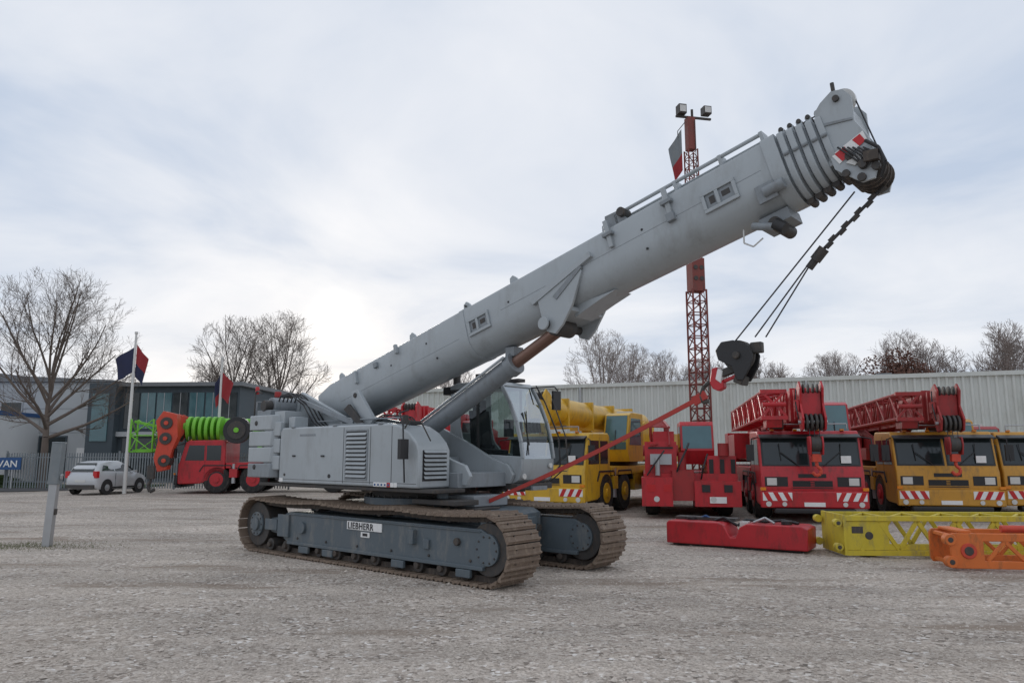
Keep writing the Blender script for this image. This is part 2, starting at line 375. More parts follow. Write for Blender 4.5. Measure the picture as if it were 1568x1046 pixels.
p=P("operator_cab_glazing",CR)
for y in(y0+.025,y1-.025):
    v=[(.26,y,2.3),(.34,y,2.04),(.5,y,1.88),(.75,y,1.80),(1.70,y,1.76)]+[(a[0]-.01,y,a[1]) for a in ws[1:]]+[(.25,y,2.98)]
    p.add(v,[tuple(range(len(v)))],'glassc')
for i in range(4):
    a,b=ws[i],ws[i+1];p.add([(a[0],y0+.04,a[1]),(a[0],y1-.04,a[1]),(b[0],y1-.04,b[1]),(b[0],y0+.04,b[1])],[(0,1,2,3)],'glassc')
p.done(0,ang=60)
p=P("operator_cab_fittings",CR)
p.prism([(.35,1.75),(.85,1.75),(.88,1.87),(.48,1.9),(.38,2.6),(.27,2.6)],.72,1.16,'seat');p.box(.5,.8,.85,1.05,1.36,1.75,'seat')
p.box(.27,.4,.82,1.06,2.6,2.8,'seat')
p.box(1.2,1.45,.9,1.2,1.36,2.0,'seat');p.box(.6,.95,.62,.7,1.9,1.96,'seat');p.box(1.25,1.32,.6,.8,2.1,2.4,'seat')
p.tube([(1.775,.66,1.78),(1.66,.75,2.25),(1.55,.86,2.55)],.012,'black');p.beam((1.74,.72,1.95),(1.56,.75,2.52),.02,.02,'black')
p.tube([(1.55,1.42,1.3),(1.85,1.45,1.6),(1.82,1.45,2.1),(1.5,1.45,2.75),(1.3,1.45,3.05)],.016,'black')
p.tube([(1.55,1.52,1.3),(1.95,1.55,1.6),(1.9,1.55,2.1),(1.6,1.55,2.8)],.014,'dark')
for z in(1.5,1.7,1.9,2.1,2.3):p.tube([(1.85,1.45,z),(1.92,1.55,z)],.01,'dark')
p.tube([(1.3,1.3,3.0),(1.6,1.62,3.03),(1.65,1.66,2.95)],.014,'black');p.box(1.58,1.63,1.55,1.78,2.6,2.95,'black')
p.box(1.5,1.62,.55,.75,1.16,1.27,'dark');p.cyl((1.60,.60,1.42),(1.74,.60,1.42),.05,'lamp',12);p.cyl((1.76,1.25,1.6),(1.80,1.25,1.6),.045,'lamp',12)
p.box(1.55,1.75,.8,1.2,1.18,1.25,'grey2')
p.cyl((1.15,.75,3.10),(1.15,.75,3.2),.05,'lamp',12);p.box(.9,1.25,1.0,1.2,3.1,3.16,'dark')
p.tube([(.74,.49,1.95),(.74,.47,2.0),(.74,.47,2.3),(.74,.49,2.35)],.012,'black')
for i in range(3):p.box(.4+.38*i,.66+.38*i,.40,.52,1.16,1.2,'dark')
p.done(.006,seg=1)
# ---- boom
ce,se=math.cos(R(15.6)),math.sin(R(15.6))
def BP(s,t,y):return (-2.66+ce*s+se*t,y,3.17+se*s-ce*t)
def ring(s,w,t0,t1):
    pr=[(-w+.05,t0),(w-.05,t0),(w-.015,t0+.02),(w,t0+.06)]
    H=t1-t0;tb=t0+H*.56
    n=12
    pr.append((w,tb))
    for i in range(1,n):
        a=math.pi*i/n
        pr.append((w*math.cos(a),tb+(t1-tb)*math.sin(a)**.85))
    pr+=[(-w,tb),(-w,t0+.06),(-w+.015,t0+.02)]
    return [BP(s,t,y) for y,t in pr]
p=P("boom_base_section",CR)
p.loft([ring(-.35,.38,.08,.82),ring(.1,.40,0,.88),ring(9.62,.40,0,.88)],'grey')
p.loft([ring(9.5,.42,-.02,.90),ring(9.68,.42,-.02,.90)],'grey')
p.loft([ring(3.9,.41,-.008,.888),ring(4.0,.41,-.008,.888)],'grey')
o=p.done(0,ang=30)
p=P("boom_telescopic_sections",CR)
for i in range(5):
    s0=9.68+.115*i;w=.395-.014*i;a=.012+.010*i;b=.885-.018*i
    p.loft([ring(s0-.02,w-.04,a+.04,b-.04),ring(s0+.13,w-.04,a+.04,b-.04)],'grey2')
    p.loft([ring(s0+.03,w+.005,a-.01,b),ring(s0+.045,w+.012,a-.016,b+.01),ring(s0+.10,w+.012,a-.016,b+.01),ring(s0+.11,w+.005,a-.01,b)],'grey')
    for y in(-.2,.2):
        p.prism([(BP(s0+q,t,0)[0],BP(s0+q,t,0)[2]) for q,t in((.03,a),(.03,a-.12),(.06,a-.15),(.10,a-.12),(.10,a))],y-.02,y+.02,'grey')
    p.cyl(BP(s0+.07,a-.11,-.24),BP(s0+.07,a-.11,.24),.03,'dark',10)
    p.cyl(BP(s0+.07,b+.02,-.1),BP(s0+.07,b+.02,.1),.05,'dark',10)
    p.cyl(BP(s0+.04,.33,-w-.02),BP(s0+.11,.33,-w-.02),.025,'grey2',8)
p.done(.004,seg=1,ang=30)
def BX(p,s0,s1,t0,t1,y0,y1,k):
    c=[BP(a,b,y) for y in(y0,y1) for a,b in((s0,t0),(s1,t0),(s1,t1),(s0,t1))]
    p.add(c,[(0,1,2,3),(7,6,5,4),(0,4,5,1),(1,5,6,2),(2,6,7,3),(3,7,4,0)],k)
def BPR(p,pts,y0,y1,k):
    p.prism([(BP(a,b,0)[0],BP(a,b,0)[2]) for a,b in pts],y0,y1,k)
p=P("boom_fittings",CR)
for s0,t0 in((4.05,.24),(8.55,.26)):
    BX(p,s0,s0+.5,t0,t0+.05,-.43,-.40,'grey');BX(p,s0,s0+.5,t0+.25,t0+.30,-.43,-.40,'grey')
    for k in(0,.2,.45):BX(p,s0+k,s0+k+.05,t0+.05,t0+.25,-.431,-.40,'grey')
    BX(p,s0+.05,s0+.45,t0+.05,t0+.25,-.4035,-.39,'grey2')
    BX(p,s0+.1,s0+.18,t0+.09,t0+.2,-.407,-.39,'dark');BX(p,s0+.28,s0+.4,t0+.1,t0+.18,-.407,-.39,'dark')
BX(p,4.8,9.4,.36,.368,-.4035,-.39,'grey2')
BX(p,.4,3.8,.47,.478,-.4035,-.39,'grey2')
for sg in(-1,1):
    y=sg*.42
    BPR(p,[(5.60,.46),(6.45,.34),(6.5,.44),(6.2,.86),(5.95,1.08),(5.78,1.17),(5.64,1.08),(5.6,.9)],y-.025,y+.025,'grey')
    BPR(p,[(5.45,.47),(6.7,.22),(6.73,.31),(5.5,.58)],y-.045,y+.045,'grey')
    BPR(p,[(5.9,.60),(6.5,.34),(6.52,.40),(5.95,.68)],y-.04,y+.04,'grey2')
BX(p,5.7,6.15,.86,.93,-.40,.40,'grey')
BPR(p,[(6.1,.80),(6.85,.86),(6.5,.905),(6.05,.98)],-.22,.22,'grey')
for s0 in(.25,2.45,3.9,5.0,6.9):
    for y in(-.25,.25):BPR(p,[(s0,.01),(s0+.03,-.13),(s0+.1,-.16),(s0+.16,-.10),(s0+.22,.01)],y-.02,y+.02,'grey')
p.cyl(BP(3.98,-.08,-.3),BP(3.98,-.08,.3),.02,'dark',8)
for s0 in(7.05,8.05):
    BX(p,s0,s0+.07,-.10,.33,-.45,-.40,'grey');BX(p,s0-.05,s0+.12,.1,.15,-.48,-.40,'grey2')
BX(p,8.02,8.14,.30,.42,-.47,-.40,'grey2')
BX(p,2.2,2.26,-.02,.15,-.46,-.40,'grey')
BX(p,.95,1.01,.05,.3,-.46,-.40,'grey')
BX(p,1.55,1.65,.1,.2,-.45,-.40,'grey2')
p.cyl(BP(7.2,-.16,-.3),BP(9.55,-.14,-.3),.028,'grey',10)
p.cyl(BP(7.2,-.13,-.15),BP(9.55,-.11,-.15),.02,'grey',8)
for s0 in(7.2,8.2,8.9,9.5):BX(p,s0,s0+.05,-.17,.01,-.33,-.13,'grey')
BPR(p,[(7.0,.01),(7.05,-.22),(7.3,-.2),(7.4,.01)],-.33,-.27,'grey2');p.cyl(BP(7.35,-.13,-.4),BP(7.35,-.13,-.2),.07,'dark',14)
BX(p,9.1,9.5,.88,1.03,-.2,.2,'grey2');p.cyl(BP(9.3,1.04,-.28),BP(9.3,1.04,.28),.085,'dark',16)
p.cyl(BP(9.35,.68,-.44),BP(9.62,.68,-.44),.07,'grey2',14);BX(p,9.25,9.5,.56,.80,-.44,-.4,'grey2')
p.cyl(BP(9.05,.98,-.34),BP(9.35,1.14,-.34),.05,'grey2',12);p.cyl(BP(9.32,1.08,-.34),BP(9.42,1.2,-.34),.08,'black',12)
p.tube([BP(8.9,.93,-.25),BP(8.85,1.1,-.25),BP(8.95,1.2,-.25),BP(9.1,1.15,-.25)],.012,'lamp')
for s_,t_ in((2.0,.3),(3.0,.25),(5.0,.3),(7.6,.3),(7.6,.6),(3.2,.6)):p.cyl(BP(s_,t_,-.408),BP(s_,t_,-.39),.02,'black',8)
p.done(.006,seg=1)
p=P("boom_head",CR)
hs=10.20
hp=[(hs-.02,.12),(hs+.0,-.02),(hs+.10,-.10),(hs+.26,-.17),(hs+.38,-.12),(hs+.44,.02),(hs+.37,.33),(hs+.44,.58),(hs+.44,.93),(hs+.34,1.10),(hs+.20,1.08),(hs+.06,.90),(hs-.02,.78)]
for y in(-.32,.28):BPR(p,hp,y,y+.04,'grey')
BX(p,hs-.1,hs+.37,.08,.70,-.279,.279,'grey')
BPR(p,[(hs+.08,-.03),(hs+.28,-.13),(hs+.36,.1),(hs+.28,.2)],-.1,.1,'grey2')
p.cyl(BP(hs+.28,-.04,-.36),BP(hs+.28,-.04,.36),.04,'dark',12)
p.cyl(BP(hs+.31,-.03,-.22),BP(hs+.31,-.03,-.16),.16,'lamp',24)
for y in(-.22,-.1,.02,.14):
    p.cyl(BP(hs+.28,.90,y),BP(hs+.28,.90,y+.07),.19,'dark',24);p.cyl(BP(hs+.28,.90,y+.02),BP(hs+.28,.90,y+.05),.21,'rustd',24)
p.cyl(BP(hs+.28,.90,-.4),BP(hs+.28,.90,.4),.05,'dark',12)
p.cyl(BP(hs+.08,.9,-.36),BP(hs+.08,.9,.36),.045,'dark',12)
for (a,b) in((.18,.72),(.36,.78),(.40,.98),(.22,1.03)):p.cyl(BP(hs+a,b,-.36),BP(hs+a,b,-.31),.05,'dark',10)
BPR(p,[(hs+.0,.60),(hs+.41,.50),(hs+.42,.62),(hs+.05,.75)],-.328,-.323,'white')
BPR(p,[(hs+.04,.605),(hs+.17,.575),(hs+.20,.70),(hs+.09,.735)],-.333,-.329,'tail')
BPR(p,[(hs+.27,.545),(hs+.37,.52),(hs+.40,.63),(hs+.32,.66)],-.333,-.329,'tail')
BPR(p,[(hs+.12,.78),(hs+.36,.70),(hs+.40,.78),(hs+.2,.86)],-.35,-.325,'lamp')
BPR(p,[(hs-.02,.15),(hs+.36,.28),(hs+.36,.31),(hs-.02,.19)],-.335,-.32,'grey2')
p.cyl(BP(hs+.28,-.16,-.3),BP(hs+.30,-.27,-.3),.025,'dark',8)
p.tube([BP(hs+.40,.65,-.38),BP(hs+.50,.8,-.38),BP(hs+.51,1.0,-.38),BP(hs+.40,1.12,-.3)],.022,'black')
for i in range(6):
    p.tube([BP(hs+.1+.05*i,.55+.03*i,-.345),BP(hs+.2+.05*i,.75+.02*i,-.38),BP(hs+.3,.95,-.36)],.012,'black')
p.box(*(lambda c:(c[0]-.08,c[0]+.08,-.42,-.32,c[2]-.06,c[2]+.06))(BP(hs+.40,.86,0)),'rustd')
p.done(.008,seg=1)
p=P("luffing_cylinder",CR)
A=Vector((-.75,-.05,1.86));B=Vector((3.06,-.05,3.76));d=(B-A).normalized();mid=A+d*3.15
p.cyl(A,mid,.165,'grey2',28);p.cyl(mid-d*.12,mid+d*.04,.19,'grey2',28);p.cyl(mid,B,.10,'rod',20)
p.cyl(B+Vector((0,-.2,0)),B+Vector((0,.2,0)),.15,'dark',24);p.cyl(B+Vector((0,-.47,0)),B+Vector((0,.47,0)),.07,'dark',16)
p.cyl(B+Vector((0,-.50,0)),B+Vector((0,-.46,0)),.10,'grey',16)
q=Vector((.06,-.19,.16))
p.cyl(A+d*.8+q,mid-d*.15+q,.025,'grey',8);p.cyl(A+d*.8+Vector((.08,.1,.2)),mid-d*.15+Vector((.08,.1,.2)),.02,'black',8)
p.box(mid.x-.15,mid.x+.05,-.12,.12,mid.z+.12,mid.z+.28,'grey2')
p.done(.01,seg=1,ang=40)
p=P("hoist_ropes",CR)
blk=Vector((6.0,0,3.16))
s1=Vector(BP(hs+.06,1.08,-.15));s2=Vector(BP(hs+.34,1.10,.05))
p.cyl(s1,blk+Vector((-.12,-.1,.06)),.010,'rope',6)
wd=Vector((7.08,-.02,4.30))
p.cyl(s2,wd,.02,'rope',6)
for i in range(9):
    c=s2.lerp(wd,(i+.5)/9);dd=(wd-s2).normalized()*.05
    p.cyl(c-dd+Vector((.02*(-1)**i,0,0)),c+dd+Vector((.02*(-1)**i,0,0)),.03,'dark',8)
p.cyl(wd,wd-Vector((.12,0,.13)),.07,'dark',12);p.cyl(wd-Vector((.12,0,.13)),wd-Vector((.2,0,.22)),.05,'dark',10)
p.cyl(wd-Vector((.2,0,.2)),blk+Vector((.28,0,.12)),.010,'rope',6);p.cyl(wd-Vector((.16,.1,.18)),blk+Vector((.18,-.1,.12)),.010,'rope',6)
p.cyl(BP(hs+.45,-.02,-.19),BP(hs+.47,.80,-.19),.010,'rope',6);p.cyl(BP(9.5,-.2,.1),BP(hs+.26,-.19,.1),.010,'rope',6)
p.done(0)
p=P("hook_block",CR)
an=R(-18);cb=Vector((5.90,0,3.02));sc_=.86
def HB(x,z):
    x*=sc_;z*=sc_;return (cb.x+x*math.cos(an)-z*math.sin(an),cb.z+x*math.sin(an)+z*math.cos(an))
out=[(-.34,.05),(-.28,.20),(-.1,.27),(.12,.26),(.26,.14),(.28,-.05),(.22,-.28),(.12,-.3),(-.02,-.12),(-.25,-.08)]
for y in(-.13,.10):p.prism([HB(*q) for q in out],y,y+.03,'black')
for y in(-.08,.0):
    c=HB(0,.06);p.cyl((c[0],y,c[1]),(c[0],y+.06,c[1]),.20,'dark',24)
c=HB(0.02,.06);p.cyl((c[0],-.17,c[1]),(c[0],.17,c[1]),.05,'dark',12)
c=HB(.22,.2);p.box(c[0]-.05,c[0]+.1,-.05,.05,c[1]-.04,c[1]+.10,'dark')
p.prism([HB(.06,-.2),HB(.2,-.22),HB(.2,-.36),HB(.05,-.34)],-.1,.1,'dark')
hk=[(5.62,2.94),(5.54,2.93),(5.50,2.74),(5.54,2.66),(5.62,2.62),(5.70,2.66),(5.70,2.75),(5.62,2.80)]
p.prism(hk,-.05,.05,'red');p.prism([(5.63,2.92),(5.70,2.89),(5.67,2.72),(5.59,2.78)],-.065,.065,'white')
p.beam((5.66,0,2.85),(5.9,0,2.92),.1,.1,'dark');p.beam((5.66,0,2.74),(5.95,0,2.84),.045,.045,'red')
p.tube([(5.5,0,2.76),(5.40,0,2.70),(5.34,0,2.58),(5.38,0,2.48),(5.46,0,2.50)],.03,'dark',8)
p.done(.01,seg=1)
p=P("tie_down_strap",CR)
a=Vector((5.36,0,2.56));b=Vector((1.62,-.25,1.02));n=14
pts=[a.lerp(b,i/n)-Vector((0,0,.05*math.sin(math.pi*i/n))) for i in range(n+1)]
for i in range(n):p.beam(pts[i],pts[i+1],.03,.06,'strap')
p.beam(a+Vector((.06,0,.03)),a-Vector((.12,0,.06)),.05,.12,'strap')
p.done(0)

# ================================================================= MOBILE CRANES
def mobile_crane(name,loc,hd,car,up,head=None,wheelhub='red',lat=1,jib='red',glassk='glassd',blk=True,boomr=False,cabs=1,chev=True,low=None,boom=True,cx=0.0,cz=0.0,cabk=None):
    E=empty(name,(*loc,0),hd);head=head or up;low=low or car;cabk=cabk or up
    p=P("carrier",E)
    p.box(-11.2,-2.1,-.55,.55,.8,1.15,low)
    p.box(-11,-2.15,-1.32,1.32,1.15,1.40,car)
    for x0,x1 in((-6.2,-4.4),(-10.9,-9.6)):
        for s in(-1,1):
            a,b=sorted((s*.7,s*1.3));p.box(x0,x1,a,b,.6,1.15,low)
    for x in(-1.75,-3.4,-7.1,-8.7):
        for s in(-1,1):
            p.wheel((x,s*1.08,.62),.62,.44,hub=wheelhub)
            a,b=sorted((s*.75,s*1.33))
            p.prism([(x-.8,1.0),(x-.62,1.30),(x+.62,1.30),(x+.8,1.0),(x+.76,.98),(x+.6,1.25),(x-.6,1.25),(x-.76,.98)],a,b,'black')
    for x in(-2.5,-9.4):
        p.box(x-.18,x+.18,-1.34,1.34,.72,1.12,car)
        for s in(-1,1):p.cyl((x,s*1.25,.45),(x,s*1.25,1.35),.09,'steel',12)
    p.done(.015,seg=1)
    p=P("carrier_cab",E)
    prof=[(-2.1,.78),(-1.0,.45),(-.05,.42),(.0,.5),(.0,1.32),(-.06,1.42),(-.28,2.30),(-.42,2.42),(-1.95,2.45),(-2.1,2.35)]
    p.prism(prof,-1.3,1.3,car)
    p.box(-.02,.14,-1.34,1.34,.40,.84,low);p.box(-.1,.2,-1.0,1.0,.26,.395,'black')
    p.done(.04,seg=3)
    p=P("carrier_cab_fittings",E)
    def W(y0,y1,z0,z1,k,off=.006):
        def xx(z):return -.06-(z-1.42)*.25+off
        p.add([(xx(z0),y0,z0),(xx(z0),y1,z0),(xx(z1),y1,z1),(xx(z1),y0,z1),(xx(z0)-.03,y0,z0),(xx(z0)-.03,y1,z0),(xx(z1)-.03,y1,z1),(xx(z1)-.03,y0,z1)],[(0,1,2,3),(7,6,5,4),(0,4,5,1),(1,5,6,2),(2,6,7,3),(3,7,4,0)],k)
    W(-1.24,-.03,1.48,2.26,'black',.006);W(.03,1.24,1.48,2.26,'black',.006)
    W(-1.2,-.07,1.52,2.20,'glassd',.011);W(.07,1.2,1.52,2.20,'glassd',.011)
    p.prism([(-.27,2.27),(-.02,2.22),(-.02,2.25),(-.27,2.33)],-1.28,1.28,'black')
    for s in(-1,1):
        y=s*1.3
        a,b=sorted((y,y+s*.006));p.prism([(-.30,1.5),(-1.15,1.5),(-1.15,2.2),(-.46,2.2)],a,b,'glassd');p.prism([(-1.25,1.5),(-1.9,1.5),(-1.9,2.2),(-1.25,2.2)],a,b,'glassd')
        p.box(-1.2,-1.185,min(y,y+s*.004),max(y,y+s*.004),.7,2.3,'black')
        p.box(-.01,.012,min(s*.62,s*1.2),max(s*.62,s*1.2),.95,1.2,'black');p.box(.0,.03,min(s*.9,s*1.15),max(s*.9,s*1.15),.98,1.17,'lamp')
        p.cyl((.14,s*1.15,.5),(.165,s*1.15,.5),.07,'lamp',14);p.cyl((.14,s*.75,.5),(.165,s*.75,.5),.06,'lamp',14)
        p.tube([(-.3,s*1.3,2.25),(.05,s*1.5,2.2),(.08,s*1.55,1.6)],.018,'black');p.box(.02,.08,min(s*1.45,s*1.65),max(s*1.45,s*1.65),1.62,2.05,'black')
        p.tube([(-.02,s*.3,1.48),(-.1,s*.75,1.85)],.014,'black');p.tube([(-.08,s*.75,1.62),(-.16,s*.78,2.08)],.012,'black')
        p.box(-.012,.004,min(s*.05,s*.5),max(s*.05,s*.5),.95,1.1,'black')
        p.box(.10,.16,min(s*1.2,s*1.34),max(s*1.2,s*1.34),.85,.93,'amber')
        p.box(-.14,-.128,min(s*.5,s*.85),max(s*.5,s*.85),1.30,1.33,'black')
        if chev:p.chevron(.152,s*.92-.37,s*.92+.37,.585,.80,3,dirn=s)
    p.box(.002,.01,-.35,.35,1.18,1.28,'black')
    for i in range(5):p.box(.0,.014,-.5,.5,.90+.045*i,.92+.045*i,'black')
    p.box(.14,.155,-.26,.26,.44,.55,'white')
    p.box(-.05,-.03,.75,1.0,1.56,1.75,'white')
    for y in(-.9,-.3,.3,.9):p.box(-.45,-.38,y-.05,y+.05,2.42,2.47,'amber')
    p.tube([(-.3,-1.0,2.45),(-.3,-1.0,2.6),(-.3,1.0,2.6),(-.3,1.0,2.45)],.018,'steel')
    p.done(.006,seg=1)
    p=P("upper_structure",E)
    p.cyl((-6.0,0,1.4),(-6.0,0,1.6),.85,'dark',28)
    p.box(-9.2,-4.6,-.95,.95,1.6,2.0,up)
    if boom:
        p.prism([(-9.3,1.65),(-9.3,2.9),(-8.2,3.05),(-5.0,2.3),(-4.6,1.65)],-.52,-.44,up);p.prism([(-9.3,1.65),(-9.3,2.9),(-8.2,3.05),(-5.0,2.3),(-4.6,1.65)],.44,.52,up)
    p.box(-10.2,-9.0,-1.3,1.3,1.5,2.6,up)
    p.box(-8.8,-6.6,-1.3,-.6,1.65,2.5,up);p.cyl((-8.4,-.4,2.3),(-8.4,.4,2.3),.3,'dark',18)
    s=cabs;a,b=sorted((s*.52,s*1.38))
    def T(l):return [(x+cx,z+cz) for x,z in l]
    p.prism(T([(-5.2,1.55),(-3.75,1.55),(-3.55,1.9),(-3.55,2.2),(-3.8,3.1),(-4.0,3.18),(-5.2,3.18)]),a,b,cabk)
    p.add([(-3.53+cx,a+.05,1.95+cz),(-3.53+cx,b-.05,1.95+cz),(-3.53+cx,b-.05,2.2+cz),(-3.53+cx,a+.05,2.2+cz)],[(0,1,2,3)],glassk)
    p.add([(-3.54+cx,a+.06,2.24+cz),(-3.54+cx,b-.06,2.24+cz),(-3.775+cx,b-.06,3.08+cz),(-3.775+cx,a+.06,3.08+cz)],[(0,1,2,3)],glassk)
    for sg,yy in((-1,a),(1,b)):
        p.prism(T([(-3.75,2.1),(-4.95,2.1),(-4.95,3.0),(-3.95,3.0)]),min(yy,yy+sg*.008),max(yy,yy+sg*.008),glassk)
    p.tube([(-3.5+cx,(a+b)/2,1.95+cz),(-3.6+cx,(a+b)/2,2.6+cz)],.015,'black')
    p.box(-4.8+cx,-4.4+cx,a+.2,b-.2,3.18+cz,3.26+cz,'lamp')
    p.done(.02,seg=1)
    if boom:
        p=P("telescopic_boom",E)
        z0,z1=3.0,3.12
        for i,(xa,xb,w,h) in enumerate(((-9.0,-.3,.74,.86),(-.5,.0,.64,.74),(-.2,.2,.56,.64))):
            if boomr:
                p.cyl((xa,0,z0),(xb,0,z1),w*.56,up,24);p.cyl((xb-.12,0,z1),(xb,0,z1),w*.6,up,24)
            else:
                p.beam((xa,0,z0),(xb,0,z1),w,h,up);p.beam((xb-.1,0,z1),(xb,0,z1),w+.06,h+.06,up)
        for y in(-.30,.25):
            p.prism([(.1,3.55),(.42,3.70),(.62,3.5),(.52,3.1),(.78,2.72),(.68,2.42),(.4,2.38),(.15,2.75)],y,y+.05,head)
        p.box(.12,.45,-.24,.24,2.8,3.4,head)
        for y in(-.2,-.08,.04,.15):
            p.cyl((.52,y,2.62),(.52,y+.06,2.62),.22,'dark',20);p.cyl((.42,y,3.5),(.42,y+.04,3.5),.13,'dark',16)
        p.cyl((.52,-.36,2.62),(.52,.36,2.62),.05,'steel',10)
        p.box(.3,.5,-.42,-.31,2.9,3.2,head);p.tube([(.4,-.36,3.5),(.5,-.4,3.1),(.6,-.36,2.7)],.02,'black')
        for x in(-7,-5,-3,-1):p.box(x,x+.1,-.42,.42,2.56,3.5,up)
        p.cyl((-4.9,0,1.9),(-3.2,0,2.62),.14,up,14)
        if blk:
            for y in(-.12,.0,.12):p.cyl((.62,y,2.45),(.66,y,2.2),.012,'rope',5)
            for y in(-.17,.13):p.prism([(.50,2.25),(.82,2.25),(.88,2.05),(.80,1.78),(.54,1.78),(.46,2.05)],y,y+.04,head)
            p.cyl((.67,-.12,2.05),(.67,.12,2.05),.19,'dark',18);p.box(.59,.75,-.11,.11,1.6,1.8,'redor')
            p.tube([(.67,0,1.62),(.67,.0,1.5),(.67,.10,1.40),(.67,.08,1.29),(.67,-.03,1.25),(.67,-.11,1.34)],.045,'redor',7)
        p.done(.012,seg=1)
    if lat:
        p=P("folded_lattice_jib",E)
        s=lat
        p.lattice((-8.0,s*.92,3.0),(.3,s*.92,3.1),.58,.68,12,.042,jib)
        p.box(.25,.35,s*.92-.34,s*.92+.34,2.70,2.80,jib);p.box(.25,.35,s*.92-.34,s*.92+.34,3.40,3.50,jib)
        p.cyl((.35,s*.92-.3,3.1),(.35,s*.92+.3,3.1),.06,jib,10)
        p.beam((.31,s*.92-.3,2.8),(.31,s*.92+.3,3.45),.04,.06,jib);p.beam((.31,s*.92+.3,2.8),(.31,s*.92-.3,3.45),.04,.06,jib)
        p.prism([(-.3,2.5),(.2,2.5),(.3,2.75),(-.4,2.75)],s*.92-.2,s*.92+.2,jib)
        p.cyl((.0,s*.92,2.62),(.0,s*.92+.25,2.62),.16,'dark',16)
        p.done(0)
    return E
mobile_crane("red_mobile_crane",(7.93,19.85),-101,'red','red',glassk='glassb',lat=-1,jib='red',low='red',cx=2.15,cz=.10,cabk='red')
mobile_crane("ochre_mobile_crane",(11.95,20.6),-102,'ochre','red2',head='red2',lat=-1,jib='red2',low='ochre',cx=2.0,cz=-.35,glassk='glassb',cabk='ochre')
mobile_crane("ochre_mobile_crane.001",(14.9,20.6),-100,'ochre','red2',head='red2',lat=0,low='ochre',boom=False,glassk='glassb',cabs=-1,cx=2,cz=-.55)
mobile_crane("yellow_mobile_crane",(.95,22.3),-118,'yellow','yellow',lat=0,boomr=True,blk=False,glassk='glassb',wheelhub='yellow')
mobile_crane("red_mobile_crane.001",(-3.6,27.5),-105,'red','red',lat=-1,blk=False)
g=mobile_crane("green_mobile_crane",(-15.6,36.0),186,'red','green',head='redor',lat=0,boomr=True,low='black',blk=False)
p=P("hose_drum",g)
p.cyl((-2.6,1.2,2.9),(-2.6,1.55,2.9),.62,'black',28);p.cyl((-2.6,1.55,2.9),(-2.6,1.60,2.9),.42,'dark',24);p.cyl((-2.6,1.60,2.9),(-2.6,1.66,2.9),.12,'green',14)
for i in range(6):p.cyl((-.3-.28*i,.5,2.95),(-.15-.28*i,.5,2.95),.62,'green',20)
p.box(-6.5,-3.3,.3,1.3,2.2,3.4,'green');p.box(-5.0,-4.2,.4,1.35,3.4,3.9,'redor');p.done(.01,seg=1)
p=P("boom_head_and_hook",g)
p.prism([(.0,3.6),(.6,3.75),(.9,3.3),(.75,2.4),(.9,1.6),(.7,1.0),(.3,1.1),(.1,2.0),(-.1,2.6)],1.4,1.9,'redor')
for z in(3.2,2.5,1.5):p.cyl((.42,1.35,z),(.42,1.97,z),.27,'dark',18);p.cyl((.42,1.3,z),(.42,2.02,z),.10,'redor',12)
p.cyl((.7,2.6,1.4),(.7,2.6,.6),.06,'dark',8);p.tube([(.7,2.6,.62),(.8,2.6,.4),(.7,2.6,.15),(.5,2.6,.25)],.08,'dark',8);p.box(.55,.85,2.5,2.7,.7,1.3,'dark')
p.lattice((1.7,.9,1.9),(1.7,.9,3.4),1.0,.8,2,.05,'green')
p.beam((.8,.9,3.0),(2.2,.9,3.3),.12,.12,'green');p.beam((.8,.9,2.0),(2.2,.9,1.95),.12,.12,'green')
p.done(.01,seg=1)

E=empty("red_ballast_crane",(5.05,21.3,0),-100)
p=P("body",E)
p.box(-6,0,-1.3,1.3,.75,1.25,'red');p.box(-.6,.25,-1.36,-.5,.35,1.15,'red');p.box(-.6,.22,.1,1.36,.35,1.05,'red')
p.box(-1.2,.12,-.5,.10,.5,1.35,'red2');p.box(-2.2,-.1,-1.25,-.35,1.25,2.15,'red');p.box(-2.0,-.3,-1.0,-.4,2.15,2.45,'red')
p.box(-2.3,-.2,.5,1.3,1.1,1.75,'red')
p.prism([(-2.6,1.5),(-.8,1.5),(-.62,1.9),(-.78,2.65),(-.9,2.75),(-2.6,2.75)],-.2,.75,'red')
for x in(-1.5,-3.2):
    for s in(-1,1):p.wheel((x,s*1.05,.58),.58,.42,hub='red')
p.cyl((-.2,-.2,1.35),(-.2,-.2,1.85),.12,'red2',14)
p.cyl((.1,-.9,1.2),(.1,-.9,1.7),.07,'steel',10);p.cyl((-.1,.95,1.75),(-.1,.95,2.1),.16,'red2',14)
p.cyl((-.3,-1.3,1.9),(-.3,-.3,1.9),.16,'red2',14);p.box(-.1,.05,-1.1,-.5,1.5,1.8,'steel')
p.done(.02,seg=1)
p=P("fittings",E)
p.add([(-.66,-.12,1.98),(-.66,.67,1.98),(-.77,.67,2.62),(-.77,-.12,2.62)],[(0,1,2,3)],'glassb')
p.add([(-.628,-.14,1.96),(-.628,.69,1.96),(-.765,.69,2.62),(-.765,-.14,2.62)],[(0,1,2,3)],'glassb')
p.prism([(-.8,2.0),(-2.0,2.0),(-2.0,2.62),(-.95,2.62)],-.21,-.2,'glassb')
for y in(-1.2,-.75,.3,.9):p.box(.22,.262,y,y+.22,.75,.95,'tail' if y<0 else 'black')
for y in(-.95,.6):p.cyl((.22,y,.55),(.27,y,.55),.08,'lamp',12)
p.box(.24,.262,.5,.95,.45,.62,'white')
p.tube([(.05,-.4,1.2),(.2,-.3,1.5),(.1,-.1,1.9),(-.2,0,2.1)],.03,'black');p.tube([(.05,.3,1.1),(.2,.35,1.4),(0,.5,1.8)],.025,'black')
p.tube([(.1,-1.2,1.2),(.22,-1.0,1.5),(.1,-.7,1.9)],.025,'black')
